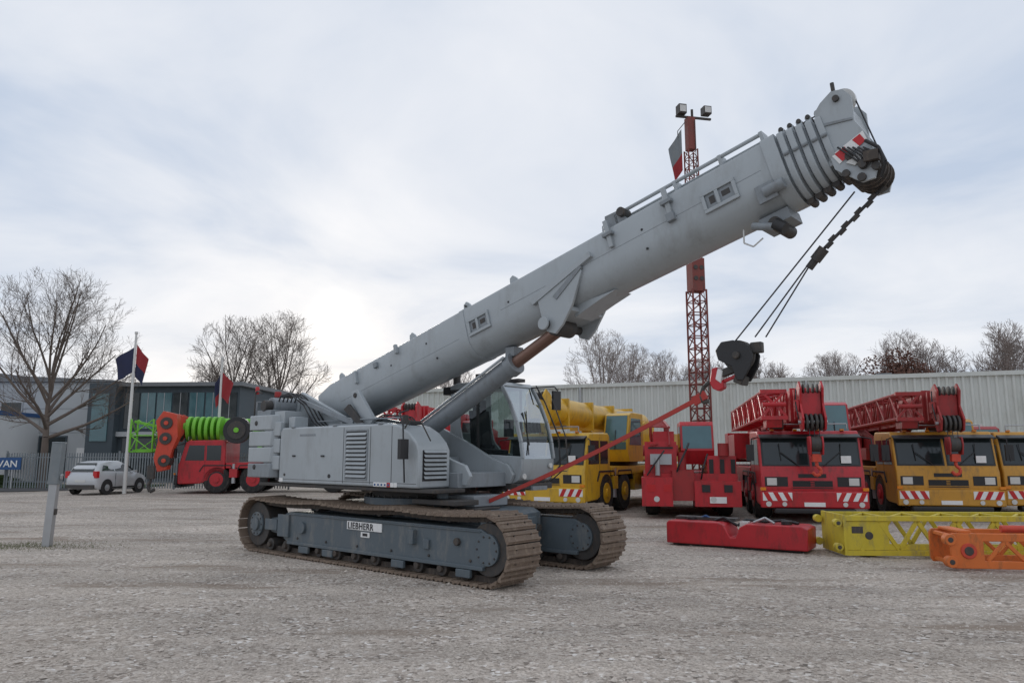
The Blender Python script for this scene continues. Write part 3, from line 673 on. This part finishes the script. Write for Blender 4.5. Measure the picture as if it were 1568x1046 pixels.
for y in(.55,.85,1.15):p.box(-.2,-.18,y,y+.12,1.25,1.65,'black')
p.box(-.1,-.08,-1.15,-.45,1.95,2.0,'black')
p.lattice((-5,-.8,2.7),(.1,-.8,2.3),.5,.5,9,.035,'red2')
p.done(0)

# ================================================================= GROUND PIECES
E=empty("red_counterweight_block",(3.14,15.45,0),-33)
p=P("ballast_slab",E)
p.prism([(0,.03),(2.72,.03),(2.74,.42),(2.62,.47),(1.62,.47),(1.48,.40),(1.40,.20),(1.30,.20),(1.16,.44),(1.05,.47),(.05,.47),(0,.42)],0,.75,'red')
p.done(.02)
p=P("lifting_gear",E)
p.box(.1,2.6,.1,.65,.0,.035,'dark')
p.tube([(.9,.35,.48),(1.1,.3,.55),(1.35,.35,.40),(1.5,.4,.52),(1.9,.35,.5),(2.2,.5,.53),(2.5,.4,.49)],.03,'black')
p.tube([(1.7,.2,.49),(1.9,.3,.58),(2.1,.2,.49)],.025,'steel')
p.tube([(.5,.5,.48),(.7,.4,.56),(.8,.5,.48)],.025,'signb')
p.cyl((.4,.4,.47),(.4,.4,.53),.1,'black',14);p.cyl((2.3,.3,.47),(2.3,.3,.54),.1,'black',14)
p.box(.05,1.3,.4,.7,.47,.53,'dark')
p.box(1.45,1.6,.15,.5,.3,.5,'lamp')
p.done(.005,seg=1)
E=empty("yellow_boom_section",(5.98,13.62,0),-3)
p=P("truss",E)
zb,zt,dp,Lx=.06,.66,1.0,5.2
for y in(0,dp):
    for z in(zb,zt):p.beam((0,y,z),(Lx,y,z),.09,.09,'lemon')
    n=7
    for i in range(n):
        x0=.25+i*(Lx-.5)/n;x1=.25+(i+1)*(Lx-.5)/n;xm=(x0+x1)/2
        p.beam((x0,y,zb+.04),(xm,y,zt-.04),.05,.07,'lemon');p.beam((xm,y,zt-.04),(x1,y,zb+.04),.05,.07,'lemon')
p.box(.0,.75,-.02,.02,.11,.61,'lemon')
for i in range(8):
    x=i*Lx/7.2;p.beam((x,0,zt),(x,dp,zt),.06,.06,'lemon');p.beam((x,0,zb),(x,dp,zb),.06,.06,'lemon')
    if i<7:p.beam((x,0,zt),(x+Lx/7.2,dp,zt),.05,.05,'lemon')
p.box(-.05,0,-.05,dp+.05,.02,.72,'lemon')
for z in(.16,.58):p.cyl((-.14,-.06,z),(-.14,.08,z),.07,'lemon',14);p.cyl((-.14,dp-.08,z),(-.14,dp+.06,z),.07,'lemon',14);p.cyl((-.14,-.08,z),(-.14,.1,z),.035,'dark',10)
p.cyl((.4,-.03,.36),(.4,.03,.36),.07,'dark',16)
p.box(.1,.3,-.027,-.02,.4,.52,'dark');p.box(.75,Lx,-.015,.0,.11,.2,'lemon')
p.box(.3,.6,.1,.9,0,.03,'dark');p.box(3,3.3,.1,.9,0,.03,'dark')
p.done(.008,seg=1)
E=empty("orange_jib_frame",(6.98,12.05,0),-8)
p=P("frame",E)
for y in(0,.8):
    p.prism([(0,.02),(3.2,.02),(3.2,.14),(.45,.14),(.45,.44),(3.2,.44),(3.2,.56),(0,.56),(-.04,.5),(-.04,.08)],y,y+.05,'orange')
    for i in range(5):
        x=.5+i*.55;p.beam((x,y+.025,.14),(x+.27,y+.025,.44),.04,.06,'orange');p.beam((x+.27,y+.025,.44),(x+.55,y+.025,.14),.04,.06,'orange')
for x in(0,.4,1.5,2.8):
    p.beam((x+.04,.05,.5),(x+.04,.8,.5),.06,.06,'orange');p.beam((x+.04,.05,.08),(x+.04,.8,.08),.06,.06,'orange')
for z in(.12,.46):
    p.cyl((-.05,-.05,z),(-.05,.1,z),.09,'orange',16);p.cyl((-.05,-.055,z),(-.05,.105,z),.045,'dark',12)
p.cyl((.22,-.02,.29),(.22,.0,.29),.12,'redor',20);p.cyl((.22,-.03,.29),(.22,.0,.29),.07,'dark',16)
p.cyl((.9,.4,.6),(1.6,.4,.6),.06,'redor',12)
p.box(.1,.3,.05,.8,.56,.6,'orange');p.done(.008,seg=1)
E=empty("steel_gate_post",(-9.28,15.2,0),8)
p=P("post",E);p.box(-.075,.075,-.075,.075,-.1,1.3,'steel');p.box(-.10,.10,-.10,.10,1.2,2.02,'postgrey');p.box(-.105,.105,-.105,.105,2.02,2.04,'postgrey')
p.box(.10,.13,-.05,.05,1.3,1.4,'steel');p.box(.075,.10,-.05,.05,.6,.72,'dark');p.done(.012)
E.rotation_euler=(R(1.5),R(2.4),R(8))

# ================================================================= MAST
E=empty("lattice_light_mast",(6.62,26.0,0),12)
p=P("mast",E)
p.lattice((0,0,0),(0,0,7.6),.52,.52,18,.035,'mast')
p.box(-.24,.24,-.24,.24,7.55,8.75,'mast')
p.lattice((0,0,8.75),(0,0,12.9),.36,.36,12,.028,'mast')
p.box(-.15,.15,-.15,.15,12.9,14.15,'mast')
p.box(-.55,.85,-.04,.04,14.15,14.22,'dark')
for z in(8.0,8.4):
    for x in(-.11,.12):p.cyl((x,-.25,z),(x,-.262,z),.08,'dark',14)
p.box(-.5,-.2,-.2,.1,14.25,14.6,'dark');p.box(-.47,-.23,-.215,-.2,14.3,14.55,'lamp')
p.box(.5,.8,-.2,.1,14.32,14.62,'dark');p.box(.53,.77,-.215,-.2,14.36,14.58,'lamp')
p.cyl((.1,0,14.2),(.1,0,14.5),.05,'dark',8)
p.tube([(-.18,0,14.0),(-.5,0,13.6),(-.5,0,12.6)],.015,'dark')
p.tube([(.2,-.25,0),(.2,-.25,7),(.1,-.2,9),(.1,-.19,14)],.012,'black')
p.done(0)
def flagmesh(p,x0,z1,w,h,k1,k2,yo=0,seed=0,droop=.5):
    n,mm=10,12
    vs=[]
    for j in range(mm+1):
        for i in range(n+1):
            u=i/n;v=j/mm
            x=x0+w*u*(1-.25*v*droop);z=z1-h*v-droop*u*h*.45*(1-.3*v)
            y=yo+.10*math.sin(u*7+v*3+seed)*u
            vs.append((x,y,z))
    fs1=[];fs2=[]
    for j in range(mm):
        for i in range(n):
            a=j*(n+1)+i;f=(a,a+1,a+n+2,a+n+1)
            (fs1 if (j<mm*.55) else fs2).append(f)
    p.add(vs,fs1,k1);p.add(vs,fs2,k2)
p=P("pennant_flag",E);flagmesh(p,-.35,13.7,-.5,1.6,'postgrey','flagr',seed=1,droop=1.1);p.done(0)
for nm,x,y,h,kk,sd,w in(("flagpole",-17.75,34.5,7.4,('tarp','flagr'),0,-1.1),("flagpole.001",-14.2,36,6.4,('flagr','tarp'),2,.7)):
    E=empty(nm,(x,y,0))
    p=P("pole",E);p.cyl((0,0,0),(.0,0,h),.09,'lamp',12,r2=.05);p.cyl((0,0,h),(0,0,h+.1),.08,'lamp',10);p.done(0)
    p=P("flag",E)
    flagmesh(p,0,h-.6,w*.85,1.2,kk[0],kk[0],seed=sd,droop=1.1)
    flagmesh(p,0.05,h-.5,-w*.5,1.5,kk[1],kk[0],seed=sd+1,droop=1.0,yo=.05);p.done(0)

# ================================================================= HATCHBACK
E=empty("silver_hatchback_car",(-18.95,35.3,0),80)
p=P("body",E)
# cross-section loft along x for a rounded hatchback shell
def carsec(x,w,zb,zw,wr,zr):
    # half widths: w at belt, wr at roof
    pts=[(-w*.92,zb),(-w,zb+.12),(-w,(zb+zw)*.52),(-w*.96,zw)]
    if zr>zw+.05:pts+=[(-(w*.35+wr*.6),zw+(zr-zw)*.55),(-wr,zr-.05),(-wr*.8,zr)]
    else:pts+=[(-w*.9,zw+.004),(-w*.8,zw+.008),(-w*.6,zr+.012)]
    full=pts+[(-a,b) for a,b in reversed(pts)]
    return [(x,a,b) for a,b in full]
secs=[(-1.78,.66,.42,.80,.6,.80),(-1.72,.76,.30,.95,.60,.97),(-1.58,.80,.24,.97,.58,1.25),(-1.30,.82,.22,.97,.59,1.43),(-.8,.83,.22,.97,.60,1.50),(-.1,.83,.22,.96,.60,1.50),(.35,.83,.22,.95,.57,1.38),(.72,.82,.22,.94,.55,1.14),(1.0,.82,.22,.92,.55,.93),(1.4,.79,.24,.82,.55,.83),(1.66,.72,.30,.68,.5,.68),(1.74,.60,.36,.55,.45,.55)]
p.loft([carsec(*q) for q in secs],'silver')
p.done(0,ang=50)
p=P("trim",E)
for s in(-1,1):
    for x in(-1.10,1.10):
        p.wheel((x,s*.73,.30),.30,.2,hub='steel',n=20)
        p.cyl((x,s*.80,.33),(x,s*.836,.33),.355,'black',24)
    def gl(pts):p.add([(x,s*(.795-.30*(z-.96)/.5*.9+.012),z) for x,z in pts],[tuple(range(len(pts)))],'glassd')
    gl([(-1.40,1.05),(-.62,1.02),(-.62,1.37),(-1.15,1.36)]);gl([(-.56,1.02),(.66,1.0),(.28,1.30),(-.05,1.38),(-.56,1.38)])
    p.box(-1.77,-1.60,min(s*.60,s*.80),max(s*.60,s*.80),.74,1.04,'tail')
    p.box(.55,.7,min(s*.82,s*.96),max(s*.82,s*.96),.95,1.06,'silver')
    p.box(-.75,.75,min(s*.8,s*.84),max(s*.8,s*.84),.25,.33,'black')
    p.box(-.59,-.575,min(s*.82,s*.836),max(s*.82,s*.836),.35,.95,'black')
    p.box(1.55,1.70,min(s*.5,s*.70),max(s*.5,s*.70),.55,.68,'lamp')
p.add([(-1.735,-.58,1.02),(-1.735,.58,1.02),(-1.42,.50,1.40),(-1.42,-.50,1.40)],[(0,1,2,3)],'glassd')
p.add([(.99,-.66,.98),(.99,.66,.98),(.34,.55,1.40),(.34,-.55,1.40)],[(0,1,2,3)],'glassd')
p.box(-1.80,-1.77,-.26,.26,.55,.66,'lamp');p.box(-1.81,-1.65,-.70,.70,.28,.44,'dark')
p.done(.01,seg=1)

# ================================================================= BUILDINGS
E=empty("corrugated_warehouse",(-8,50.1,0),math.degrees(math.atan2(-8.6,24.5)))
p=P("walls",E)
Lw=46;H=5.85
pts=[];x=0
while x<Lw:
    pts+=[(x,0),(x+.18,0),(x+.23,-.09),(x+.33,-.09)];x+=.38
pts+=[(Lw,0),(Lw,14),(0,14)]
p.prism(pts,0,H,'clad','z')
p.done(0,smooth=False)
p=P("roof_and_trim",E);p.box(-.15,Lw+.15,-.18,14.2,H,H+.22,'clad');p.box(-.1,Lw+.1,-.12,.0,0,.5,'roofd')
for x in(13,26,39):p.cyl((x,-.17,0),(x,-.17,H),.06,'steel',8)
for x in(20,30,38):p.box(x,x+.8,3,3.8,H+.22,H+.6,'roofd')
p.done(0)
E=empty("grey_office_building",(-38,50,0),0)
p=P("walls",E)
p.box(0,11,0,12,0,6.6,'wallg')
p.prism([(0,6.62),(11,6.62),(11,6.75),(5,7.0),(0,7.6)],-.2,12,'roofd')
p.box(-8,0,-2,10,0,7.0,'wallg')
p.done(0)
p=P("windows_and_doors",E)
p.box(6.3,8.2,-.08,.0,0.0,3.0,'cladd');p.box(6.4,8.1,-.1,-.07,.1,2.9,'glassd')
for x in(1,3.5):
    p.box(x,x+1.5,-.06,0,3.8,5.3,'steel');p.box(x+.08,x+1.42,-.075,-.05,3.88,5.22,'glassd')
p.box(8.9,9.8,-.06,0,0,2.2,'white')
for z in(1.6,3.2,4.8):p.box(0,11,-.012,0,z,z+.03,'roofd')
p.done(0)
E=empty("dark_glass_office_building",(-26.9,48,0),-4)
p=P("walls",E)
p.box(0,9.5,0,10,0,6.1,'cladd');p.box(-.2,1.6,-.6,-.01,0,6.3,'cladd');p.box(-.1,9.8,-.4,10.2,6.1,6.35,'roofd');p.box(1.6,9.6,-.3,-.01,2.9,3.2,'wallg')
p.done(0)
p=P("windows",E)
for i in range(7):
    x=1.9+i*1.08
    p.box(x,x+.96,-.06,.0,3.4,5.7,'glassb' if i%3 else 'glassd');p.box(x,x+.96,-.06,0,.3,2.8,'glassd')
    p.box(x+.46,x+.5,-.08,-.06,3.4,5.7,'steel')
p.box(.1,1.2,-.66,-.6,2.6,5.6,'glassb')
p.done(0)
E=empty("white_caravan_showroom",(-35.8,44,0),0)
p=P("walls",E);p.box(-4,4.0,0,6,0,4.2,'wallw');p.box(-4.1,4.1,-.3,6,4.2,4.45,'signb');p.box(-4,3.2,-.05,0,.4,2.2,'glassd');p.box(2.0,3.6,-.06,0,2.6,3.4,'signb')
for x in(-3,-1,1):p.box(x,x+.08,-.07,-.05,.4,2.2,'white')
p.done(0)
E=empty("dealer_sign_board",(-29.3,38.5,0),5)
p=P("board",E);p.box(-4.5,3.85,0,.06,1.0,1.62,'signb')
for x in(-4,-1.5,1,3.4):p.box(x,x+.06,.06,.12,0,1.5,'steel')
p.done(0)
cu=bpy.data.curves.new("board_lettering","FONT");cu.body="CARAVAN";cu.size=.48;cu.extrude=.004;cu.offset=.006
to=bpy.data.objects.new("board_lettering",cu);col.objects.link(to);to.parent=E;to.location=(1.45,-.01,1.14);to.rotation_euler=(R(90),0,0);cu.materials.append(M['white'])
E=empty("palisade_fence",(-26.5,39.2,0),-2)
p=P("pales",E)
x=0
while x<15:
    p.box(x,x+.06,-.01,.01,.05,1.85,'postgrey');x+=.14
for z in(.35,1.6):p.box(0,15,.01,.05,z,z+.05,'postgrey')
for x in range(0,16,3):p.box(x-.04,x+.04,.05,.13,0,1.95,'postgrey')
p.done(0,smooth=False)

# ================================================================= TREES
def tree_mesh(name,h,spread,seed,kk='bark',nmain=14,tw=.0045,tz=.22,tk=.42):
    rnd=random.Random(seed);segs=[];hh=h/10
    c0=h*.60
    def out_(q):return (q.x**2+q.y**2)/(spread)**2+((q.z-c0)/(h*.41))**2
    NS={1:5,2:4,3:3,4:2}
    def br(p,d,L,r,lev):
        n=NS[lev];q=p;pr=r
        for i in range(n):
            d=(d+Vector((rnd.uniform(-.13,.13),rnd.uniform(-.13,.13),rnd.uniform(0,.12)))).normalized()
            q2=q+d*(L/n)
            if lev>=2 and out_(q2)>1.0+rnd.uniform(-.05,.12):return
            r2=r*(1-.75*(i+1)/n)
            segs.append((q,q2,pr,r2,lev))
            if lev<4 and (i>0 or lev>1):
                for _ in range(2):
                    ax=d.orthogonal().normalized();ax.rotate(Matrix.Rotation(rnd.uniform(0,6.283),3,d))
                    nd=(d+ax*rnd.uniform(.55,.95)).normalized()
                    br(q.lerp(q2,rnd.uniform(.2,1)),nd,L*rnd.uniform(.40,.58)*(1-.25*i/n),max(r2*.55,.003*hh),lev+1)
            q=q2;pr=r2
    r0=h*.019;N=7;prev=Vector((0,0,0));tr=[]
    for i in range(N):
        z=(i+1)/N*h*tk*1.25;q=Vector((rnd.uniform(-.08,.08),rnd.uniform(-.08,.08),z))
        segs.append((prev,q,r0*(1-i/N*.7),r0*(1-(i+1)/N*.7),0));prev=q
    for i in range(nmain):
        t=i/(nmain-1);z=h*tz+(h*tk*1.2-h*tz)*t
        a=i*2.4+rnd.uniform(-.4,.4);el=.35+t*.95
        L=(spread*1.12*(1-t)+h*.47*t)*rnd.uniform(.9,1.05)
        br(Vector((0,0,z)),Vector((math.cos(a)*math.cos(el),math.sin(a)*math.cos(el),math.sin(el))),L,r0*(.5-.2*t),1)
    br(prev,Vector((0.05,0,1)),h*.45,r0*.3,1)
    V=[];F=[]
    for a,b,ra,rb,lev in segs:
        d=(b-a)
        if d.length<1e-5:continue
        d.normalize();u=d.orthogonal().normalized();w=d.cross(u);n=8 if lev==0 else(5 if lev==1 else 3);o=len(V)
        ra=max(ra,tw*hh);rb=max(rb,tw*.7*hh)
        for c,r in((a,ra),(b,rb)):
            for i in range(n):
                t=2*math.pi*i/n;V.append(c+u*(r*math.cos(t))+w*(r*math.sin(t)))
        for i in range(n):F.append((o+i,o+(i+1)%n,o+n+(i+1)%n,o+n+i))
    me=bpy.data.meshes.new(name);me.from_pydata([tuple(v) for v in V],[],F);me.materials.append(M[kk]);me.shade_smooth()
    return me
def put(name,me,loc,s=1,rz=0,parent=None,sz=None):
    o=bpy.data.objects.new(name,me);o.location=loc;o.scale=(s,s,sz or s);o.rotation_euler=(0,0,rz);col.objects.link(o)
    if parent:o.parent=parent
    return o
tA=tree_mesh("bare_tree_crown_a",11.9,4.6,3,nmain=15,tw=.0055)
tB=tree_mesh("bare_tree_crown_b",11.5,3.8,11,nmain=13,tw=.0075)
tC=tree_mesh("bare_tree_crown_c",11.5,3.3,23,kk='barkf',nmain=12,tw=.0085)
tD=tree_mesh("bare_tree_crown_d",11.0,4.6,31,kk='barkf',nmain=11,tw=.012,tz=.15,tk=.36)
put("bare_tree",tA,(-25.0,40,0))
put("bare_tree.001",tB,(-22.6,60,0),1.1,1.0,sz=1.12)
put("bare_tree.002",tB,(-18.3,58,0),1.12,2.6)
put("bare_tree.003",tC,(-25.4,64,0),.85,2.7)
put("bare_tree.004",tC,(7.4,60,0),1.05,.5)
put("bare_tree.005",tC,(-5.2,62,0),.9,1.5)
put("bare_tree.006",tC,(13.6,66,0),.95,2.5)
DT=empty("distant_trees")
rnd=random.Random(5)
i=0
for x in np.arange(-75,125,3.6):
    y=86-.24*max(x,0)+rnd.uniform(-6,8)
    s=rnd.uniform(.98,1.2) if x>8 else rnd.uniform(.6,.8)
    if x>40:s*=1.12
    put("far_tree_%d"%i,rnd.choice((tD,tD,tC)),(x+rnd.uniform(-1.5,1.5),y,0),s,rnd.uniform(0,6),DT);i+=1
def leafcrown(name,n,rx,rz,k,seed):
    rg=np.random.default_rng(seed);V=[];F=[]
    cl=[(rg.normal(0,.40,3),rg.uniform(.3,.55)) for _ in range(26)]
    for j in range(n):
        c,r=cl[rg.integers(len(cl))]
        d=rg.normal(0,1,3);d/=np.linalg.norm(d);q=c+d*r*rg.uniform(.3,1)**.5
        q=np.array([q[0]*rx,q[1]*rx,q[2]*rz]);a=rg.normal(0,1,3);a/=np.linalg.norm(a);b=np.cross(a,rg.normal(0,1,3));b/=np.linalg.norm(b)+1e-9;s=.13
        o=len(V);V+=[tuple(q-a*s),tuple(q+b*s*.7),tuple(q+a*s),tuple(q-b*s*.7)];F.append((o,o+1,o+2,o+3))
    me=bpy.data.meshes.new(name);me.from_pydata(V,[],F);me.materials.append(M[k]);return me
lb=leafcrown("brown_leaf_crown",9000,3.2,3.0,'leafbr',1);lg=leafcrown("evergreen_leaf_crown",6000,3.2,4,'leafgr',2)
for j,(x,y,z,s,me) in enumerate(((38,72,8.4,1.0,lb),(41.5,74,7.8,.8,lb),(58,76,10,1.0,lb),(62,74,10.2,1.0,lb),(66,74,10,1.1,lb),(-27,75,4.2,.9,lg))):
    put("far_leafy_tree_%d"%j,me,(x,y,z),s,j,DT)
hm=leafcrown("hedge_leaves",6000,1,1,'hedge',4)
for v in hm.vertices:v.co=Vector((v.co.x*8,v.co.y*.6,v.co.z*.7))
put("hedge",hm,(-36,41,.5))
gb=P("grass_verge");gb.box(-70,-20,40.0,43.5,-.02,.08,'hedge');gb.done(0)
gb=P("road");gb.prism([(-70,34.5),(-24,36.6),(-19,39.8),(-70,39.8)],-.02,.03,'asphalt','z');gb.done(0)

# ================================================================= GROUND
def ground_mat():
    m=bpy.data.materials.new("gravel_ground");m.use_nodes=True;nt=m.node_tree;b=nt.nodes["Principled BSDF"];N=nt.nodes.new;Lk=nt.links.new
    tc=N("ShaderNodeTexCoord")
    def noise(sc,det=4,ro=.6,vec=None):
        n=N("ShaderNodeTexNoise");n.inputs["Scale"].default_value=sc;n.inputs["Detail"].default_value=det;n.inputs["Roughness"].default_value=ro
        Lk(vec or tc.outputs["Object"],n.inputs["Vector"]);return n
    def vor(sc):
        v=N("ShaderNodeTexVoronoi");v.inputs["Scale"].default_value=sc;Lk(tc.outputs["Object"],v.inputs["Vector"]);return v
    v1=vor(26);v2=vor(60)
    cr=N("ShaderNodeValToRGB");e=cr.color_ramp.elements
    e[0].position=0;e[0].color=(.17,.145,.12,1);e[1].position=1;e[1].color=(.92,.88,.83,1)
    for pos,c in((.25,(.38,.32,.27)),(.6,(.54,.465,.40)),(.88,(.68,.61,.54))):
        q=e.new(pos);q.color=(*c,1)
    sx=N("ShaderNodeSeparateColor");Lk(v1.outputs["Color"],sx.inputs[0]);Lk(sx.outputs[0],cr.inputs[0])
    cr2=N("ShaderNodeValToRGB");e=cr2.color_ramp.elements
    e[0].color=(.31,.26,.215,1);e[1].color=(.70,.62,.54,1)
    sx2=N("ShaderNodeSeparateColor");Lk(v2.outputs["Color"],sx2.inputs[0]);Lk(sx2.outputs[1],cr2.inputs[0])
    mk=noise(1.6,7,.75);mr=N("ShaderNodeMapRange");mr.inputs[1].default_value=.40;mr.inputs[2].default_value=.58;Lk(mk.outputs[0],mr.inputs[0])
    mx=N("ShaderNodeMix");mx.data_type='RGBA';Lk(mr.outputs[0],mx.inputs["Factor"]);Lk(cr2.outputs[0],mx.inputs["A"]);Lk(cr.outputs[0],mx.inputs["B"])
    mp=N("ShaderNodeMapping");mp.inputs["Scale"].default_value=(.35,1.0,1);mp.inputs["Rotation"].default_value=(0,0,R(25));Lk(tc.outputs["Object"],mp.inputs[0])
    n1=noise(.6,6,.7,mp.outputs[0]);r1=N("ShaderNodeMapRange");r1.inputs[1].default_value=.35;r1.inputs[2].default_value=.68;r1.inputs[3].default_value=.66;r1.inputs[4].default_value=1.15;Lk(n1.outputs[0],r1.inputs[0])
    mu=N("ShaderNodeMix");mu.data_type='RGBA';mu.blend_type='MULTIPLY';mu.inputs["Factor"].default_value=1;Lk(mx.outputs["Result"],mu.inputs["A"])
    cb=N("ShaderNodeCombineColor");[Lk(r1.outputs[0],cb.inputs[i]) for i in range(3)];Lk(cb.outputs[0],mu.inputs["B"])
    mp2=N("ShaderNodeMapping");mp2.inputs["Scale"].default_value=(.25,1.3,1);mp2.inputs["Rotation"].default_value=(0,0,R(-15));mp2.inputs["Location"].default_value=(4,2,0);Lk(tc.outputs["Object"],mp2.inputs[0])
    n2=noise(.8,6,.65,mp2.outputs[0]);r2=N("ShaderNodeMapRange");r2.inputs[1].default_value=.55;r2.inputs[2].default_value=.66;r2.inputs[4].default_value=.75;Lk(n2.outputs[0],r2.inputs[0])
    m3=N("ShaderNodeMix");m3.data_type='RGBA';Lk(r2.outputs[0],m3.inputs["Factor"]);Lk(mu.outputs["Result"],m3.inputs["A"]);m3.inputs["B"].default_value=(.24,.185,.14,1)
    Lk(m3.outputs["Result"],b.inputs["Base Color"]);b.inputs["Roughness"].default_value=.88;b.inputs["Specular IOR Level"].default_value=.3
    bp=N("ShaderNodeBump");bp.inputs["Strength"].default_value=.8;bp.inputs["Distance"].default_value=.02;bp.invert=True;Lk(v1.outputs["Distance"],bp.inputs["Height"])
    bp2=N("ShaderNodeBump");bp2.inputs["Strength"].default_value=.6;bp2.inputs["Distance"].default_value=.08;nn=noise(5,5,.75);Lk(nn.outputs[0],bp2.inputs["Height"]);Lk(bp.outputs[0],bp2.inputs["Normal"])
    Lk(bp2.outputs[0],b.inputs["Normal"])
    return m
M['ground']=ground_mat()
def gz(x,y):
    z=.035*mn.noise(Vector((x*.35,y*.35,0)))-.012+.02*mn.noise(Vector((x*1.3,y*1.3,4)))
    if math.hypot(x+1.5,y-13.5)<4.5:z*=.2
    return min(z,.01) if y>10 else z
xs=np.concatenate([[-600,-200,-80],np.linspace(-40,40,161),[80,200,600]]);ysn=np.concatenate([[-200,-40,-5],np.linspace(0,60,121),[100,250,900]])
V=[];F=[]
for y in ysn:
    for x in xs:
        V.append((x,y,gz(x,y) if (-40<x<40 and 0<y<60) else 0))
nx=len(xs)
for j in range(len(ysn)-1):
    for i in range(nx-1):F.append((j*nx+i,j*nx+i+1,(j+1)*nx+i+1,(j+1)*nx+i))
me=bpy.data.meshes.new("ground");me.from_pydata(V,[],F);me.materials.append(M['ground']);me.shade_smooth()
col.objects.link(bpy.data.objects.new("ground",me))
M['stone']=mat("loose_stone",(.54,.48,.42),.85,var=.6,scale=9)
rg=np.random.default_rng(3);V=[];F=[]
for i in range(26000):
    y=3.2+17*rg.random()**1.6;x=rg.uniform(-.78,.78)*(y+1)
    s=rg.uniform(.006,.016)*(1+1.5*(rg.random()<.06));z=gz(x,y)+s*.15
    o=len(V);j=rg.uniform(.6,1.3,6)
    V+=[(x+s*j[0],y,z),(x,y+s*j[1],z),(x-s*j[2],y,z),(x,y-s*j[3],z),(x+s*.2,y,z+s*.7*j[4]),(x,y,z-s*.5)]
    F+=[(o,o+1,o+4),(o+1,o+2,o+4),(o+2,o+3,o+4),(o+3,o,o+4)]
me=bpy.data.meshes.new("gravel_stones");me.from_pydata(V,[],F);me.materials.append(M['stone']);col.objects.link(bpy.data.objects.new("gravel_stones",me))
M['grass']=mat("winter_grass",(.13,.14,.06),.9,var=.4,scale=6)
V=[];F=[]
for i in range(1500):
    x=rg.normal(-9.9,.9);y=rg.normal(15.2,.35)
    h=rg.uniform(.01,.03);a=rg.uniform(0,6.28);w=.005;dx,dy=math.cos(a)*w,math.sin(a)*w;lx,ly=rg.normal(0,.02,2)
    o=len(V);V+=[(x-dx,y-dy,-.02),(x+dx,y+dy,-.02),(x+lx,y+ly,h)];F.append((o,o+1,o+2))
me=bpy.data.meshes.new("grass");me.from_pydata(V,[],F);me.materials.append(M['grass']);col.objects.link(bpy.data.objects.new("grass",me))

# ================================================================= WORLD / LIGHT
w=bpy.data.worlds.new("World");scene.world=w;w.use_nodes=True;nt=w.node_tree;nt.nodes.clear();N=nt.nodes.new;Lk=nt.links.new
out=N("ShaderNodeOutputWorld");az=R(-13.6);el=R(10.3)
sky=N("ShaderNodeTexSky");sky.sky_type='NISHITA';sky.sun_disc=False;sky.sun_elevation=el;sky.sun_rotation=az
b1=N("ShaderNodeBackground");b1.inputs[1].default_value=.08;Lk(sky.outputs[0],b1.inputs[0])
tc=N("ShaderNodeTexCoord");sp=N("ShaderNodeSeparateXYZ");Lk(tc.outputs["Generated"],sp.inputs[0])
def math_(op,a,b=None,c=None):
    n=N("ShaderNodeMath");n.operation=op
    for i,q in enumerate((a,b,c)):
        if q is None:continue
        if isinstance(q,(int,float)):n.inputs[i].default_value=q
        else:Lk(q,n.inputs[i])
    return n.outputs[0]
zz=math_('ADD',math_('MAXIMUM',sp.outputs[2],0),.16)
cx=math_('DIVIDE',sp.outputs[0],zz);cy=math_('DIVIDE',sp.outputs[1],zz)
cv=N("ShaderNodeCombineXYZ");Lk(cx,cv.inputs[0]);Lk(cy,cv.inputs[1])
n1=N("ShaderNodeTexNoise");n1.inputs["Scale"].default_value=1.0;n1.inputs["Detail"].default_value=6;n1.inputs["Roughness"].default_value=.52;n1.inputs["Distortion"].default_value=.5;Lk(cv.outputs[0],n1.inputs["Vector"])
cr=N("ShaderNodeValToRGB");Lk(n1.outputs[0],cr.inputs[0]);e=cr.color_ramp.elements
e[0].position=.34;e[0].color=(.56,.65,.80,1);e[1].position=.66;e[1].color=(.91,.93,.98,1)
q=e.new(.49);q.color=(.76,.81,.90,1)
sd=Vector((math.sin(az)*math.cos(el),math.cos(az)*math.cos(el),math.sin(el)))
vd=N("ShaderNodeVectorMath");vd.operation='DOT_PRODUCT';Lk(tc.outputs["Generated"],vd.inputs[0]);vd.inputs[1].default_value=sd
g1=math_('POWER',math_('MAXIMUM',vd.outputs["Value"],0),4000);g2=math_('POWER',math_('MAXIMUM',vd.outputs["Value"],0),80)
gl=math_('ADD',math_('MULTIPLY',g1,.4),math_('MULTIPLY',g2,.04))
gc=N("ShaderNodeCombineColor");Lk(gl,gc.inputs[0]);Lk(math_('MULTIPLY',gl,.97),gc.inputs[1]);Lk(math_('MULTIPLY',gl,.75),gc.inputs[2])
ad=N("ShaderNodeMix");ad.data_type='RGBA';ad.blend_type='ADD';ad.inputs["Factor"].default_value=1;Lk(cr.outputs[0],ad.inputs["A"]);Lk(gc.outputs[0],ad.inputs["B"])
b2=N("ShaderNodeBackground");b2.inputs[1].default_value=1.0;Lk(ad.outputs["Result"],b2.inputs[0])
ms=N("ShaderNodeMixShader");ms.inputs[0].default_value=.93;Lk(b1.outputs[0],ms.inputs[1]);Lk(b2.outputs[0],ms.inputs[2]);Lk(ms.outputs[0],out.inputs[0])
ld=bpy.data.lights.new("sun","SUN");ld.energy=.8;ld.angle=R(14);ld.color=(1,.95,.87)
lo=bpy.data.objects.new("sun",ld);col.objects.link(lo);lo.rotation_euler=(-sd).to_track_quat('-Z','Y').to_euler();lo.location=(-10,40,20)
cd=bpy.data.cameras.new("camera");cd.sensor_width=36;cd.lens=26;cd.clip_end=3000;cd.clip_start=.1
co=bpy.data.objects.new("camera",cd);col.objects.link(co);co.location=(0,0,1.8);co.rotation_euler=(R(90)+math.atan(172/1132),0,0)
scene.camera=co
scene.view_settings.view_transform='Standard';scene.view_settings.look='None';scene.view_settings.exposure=0
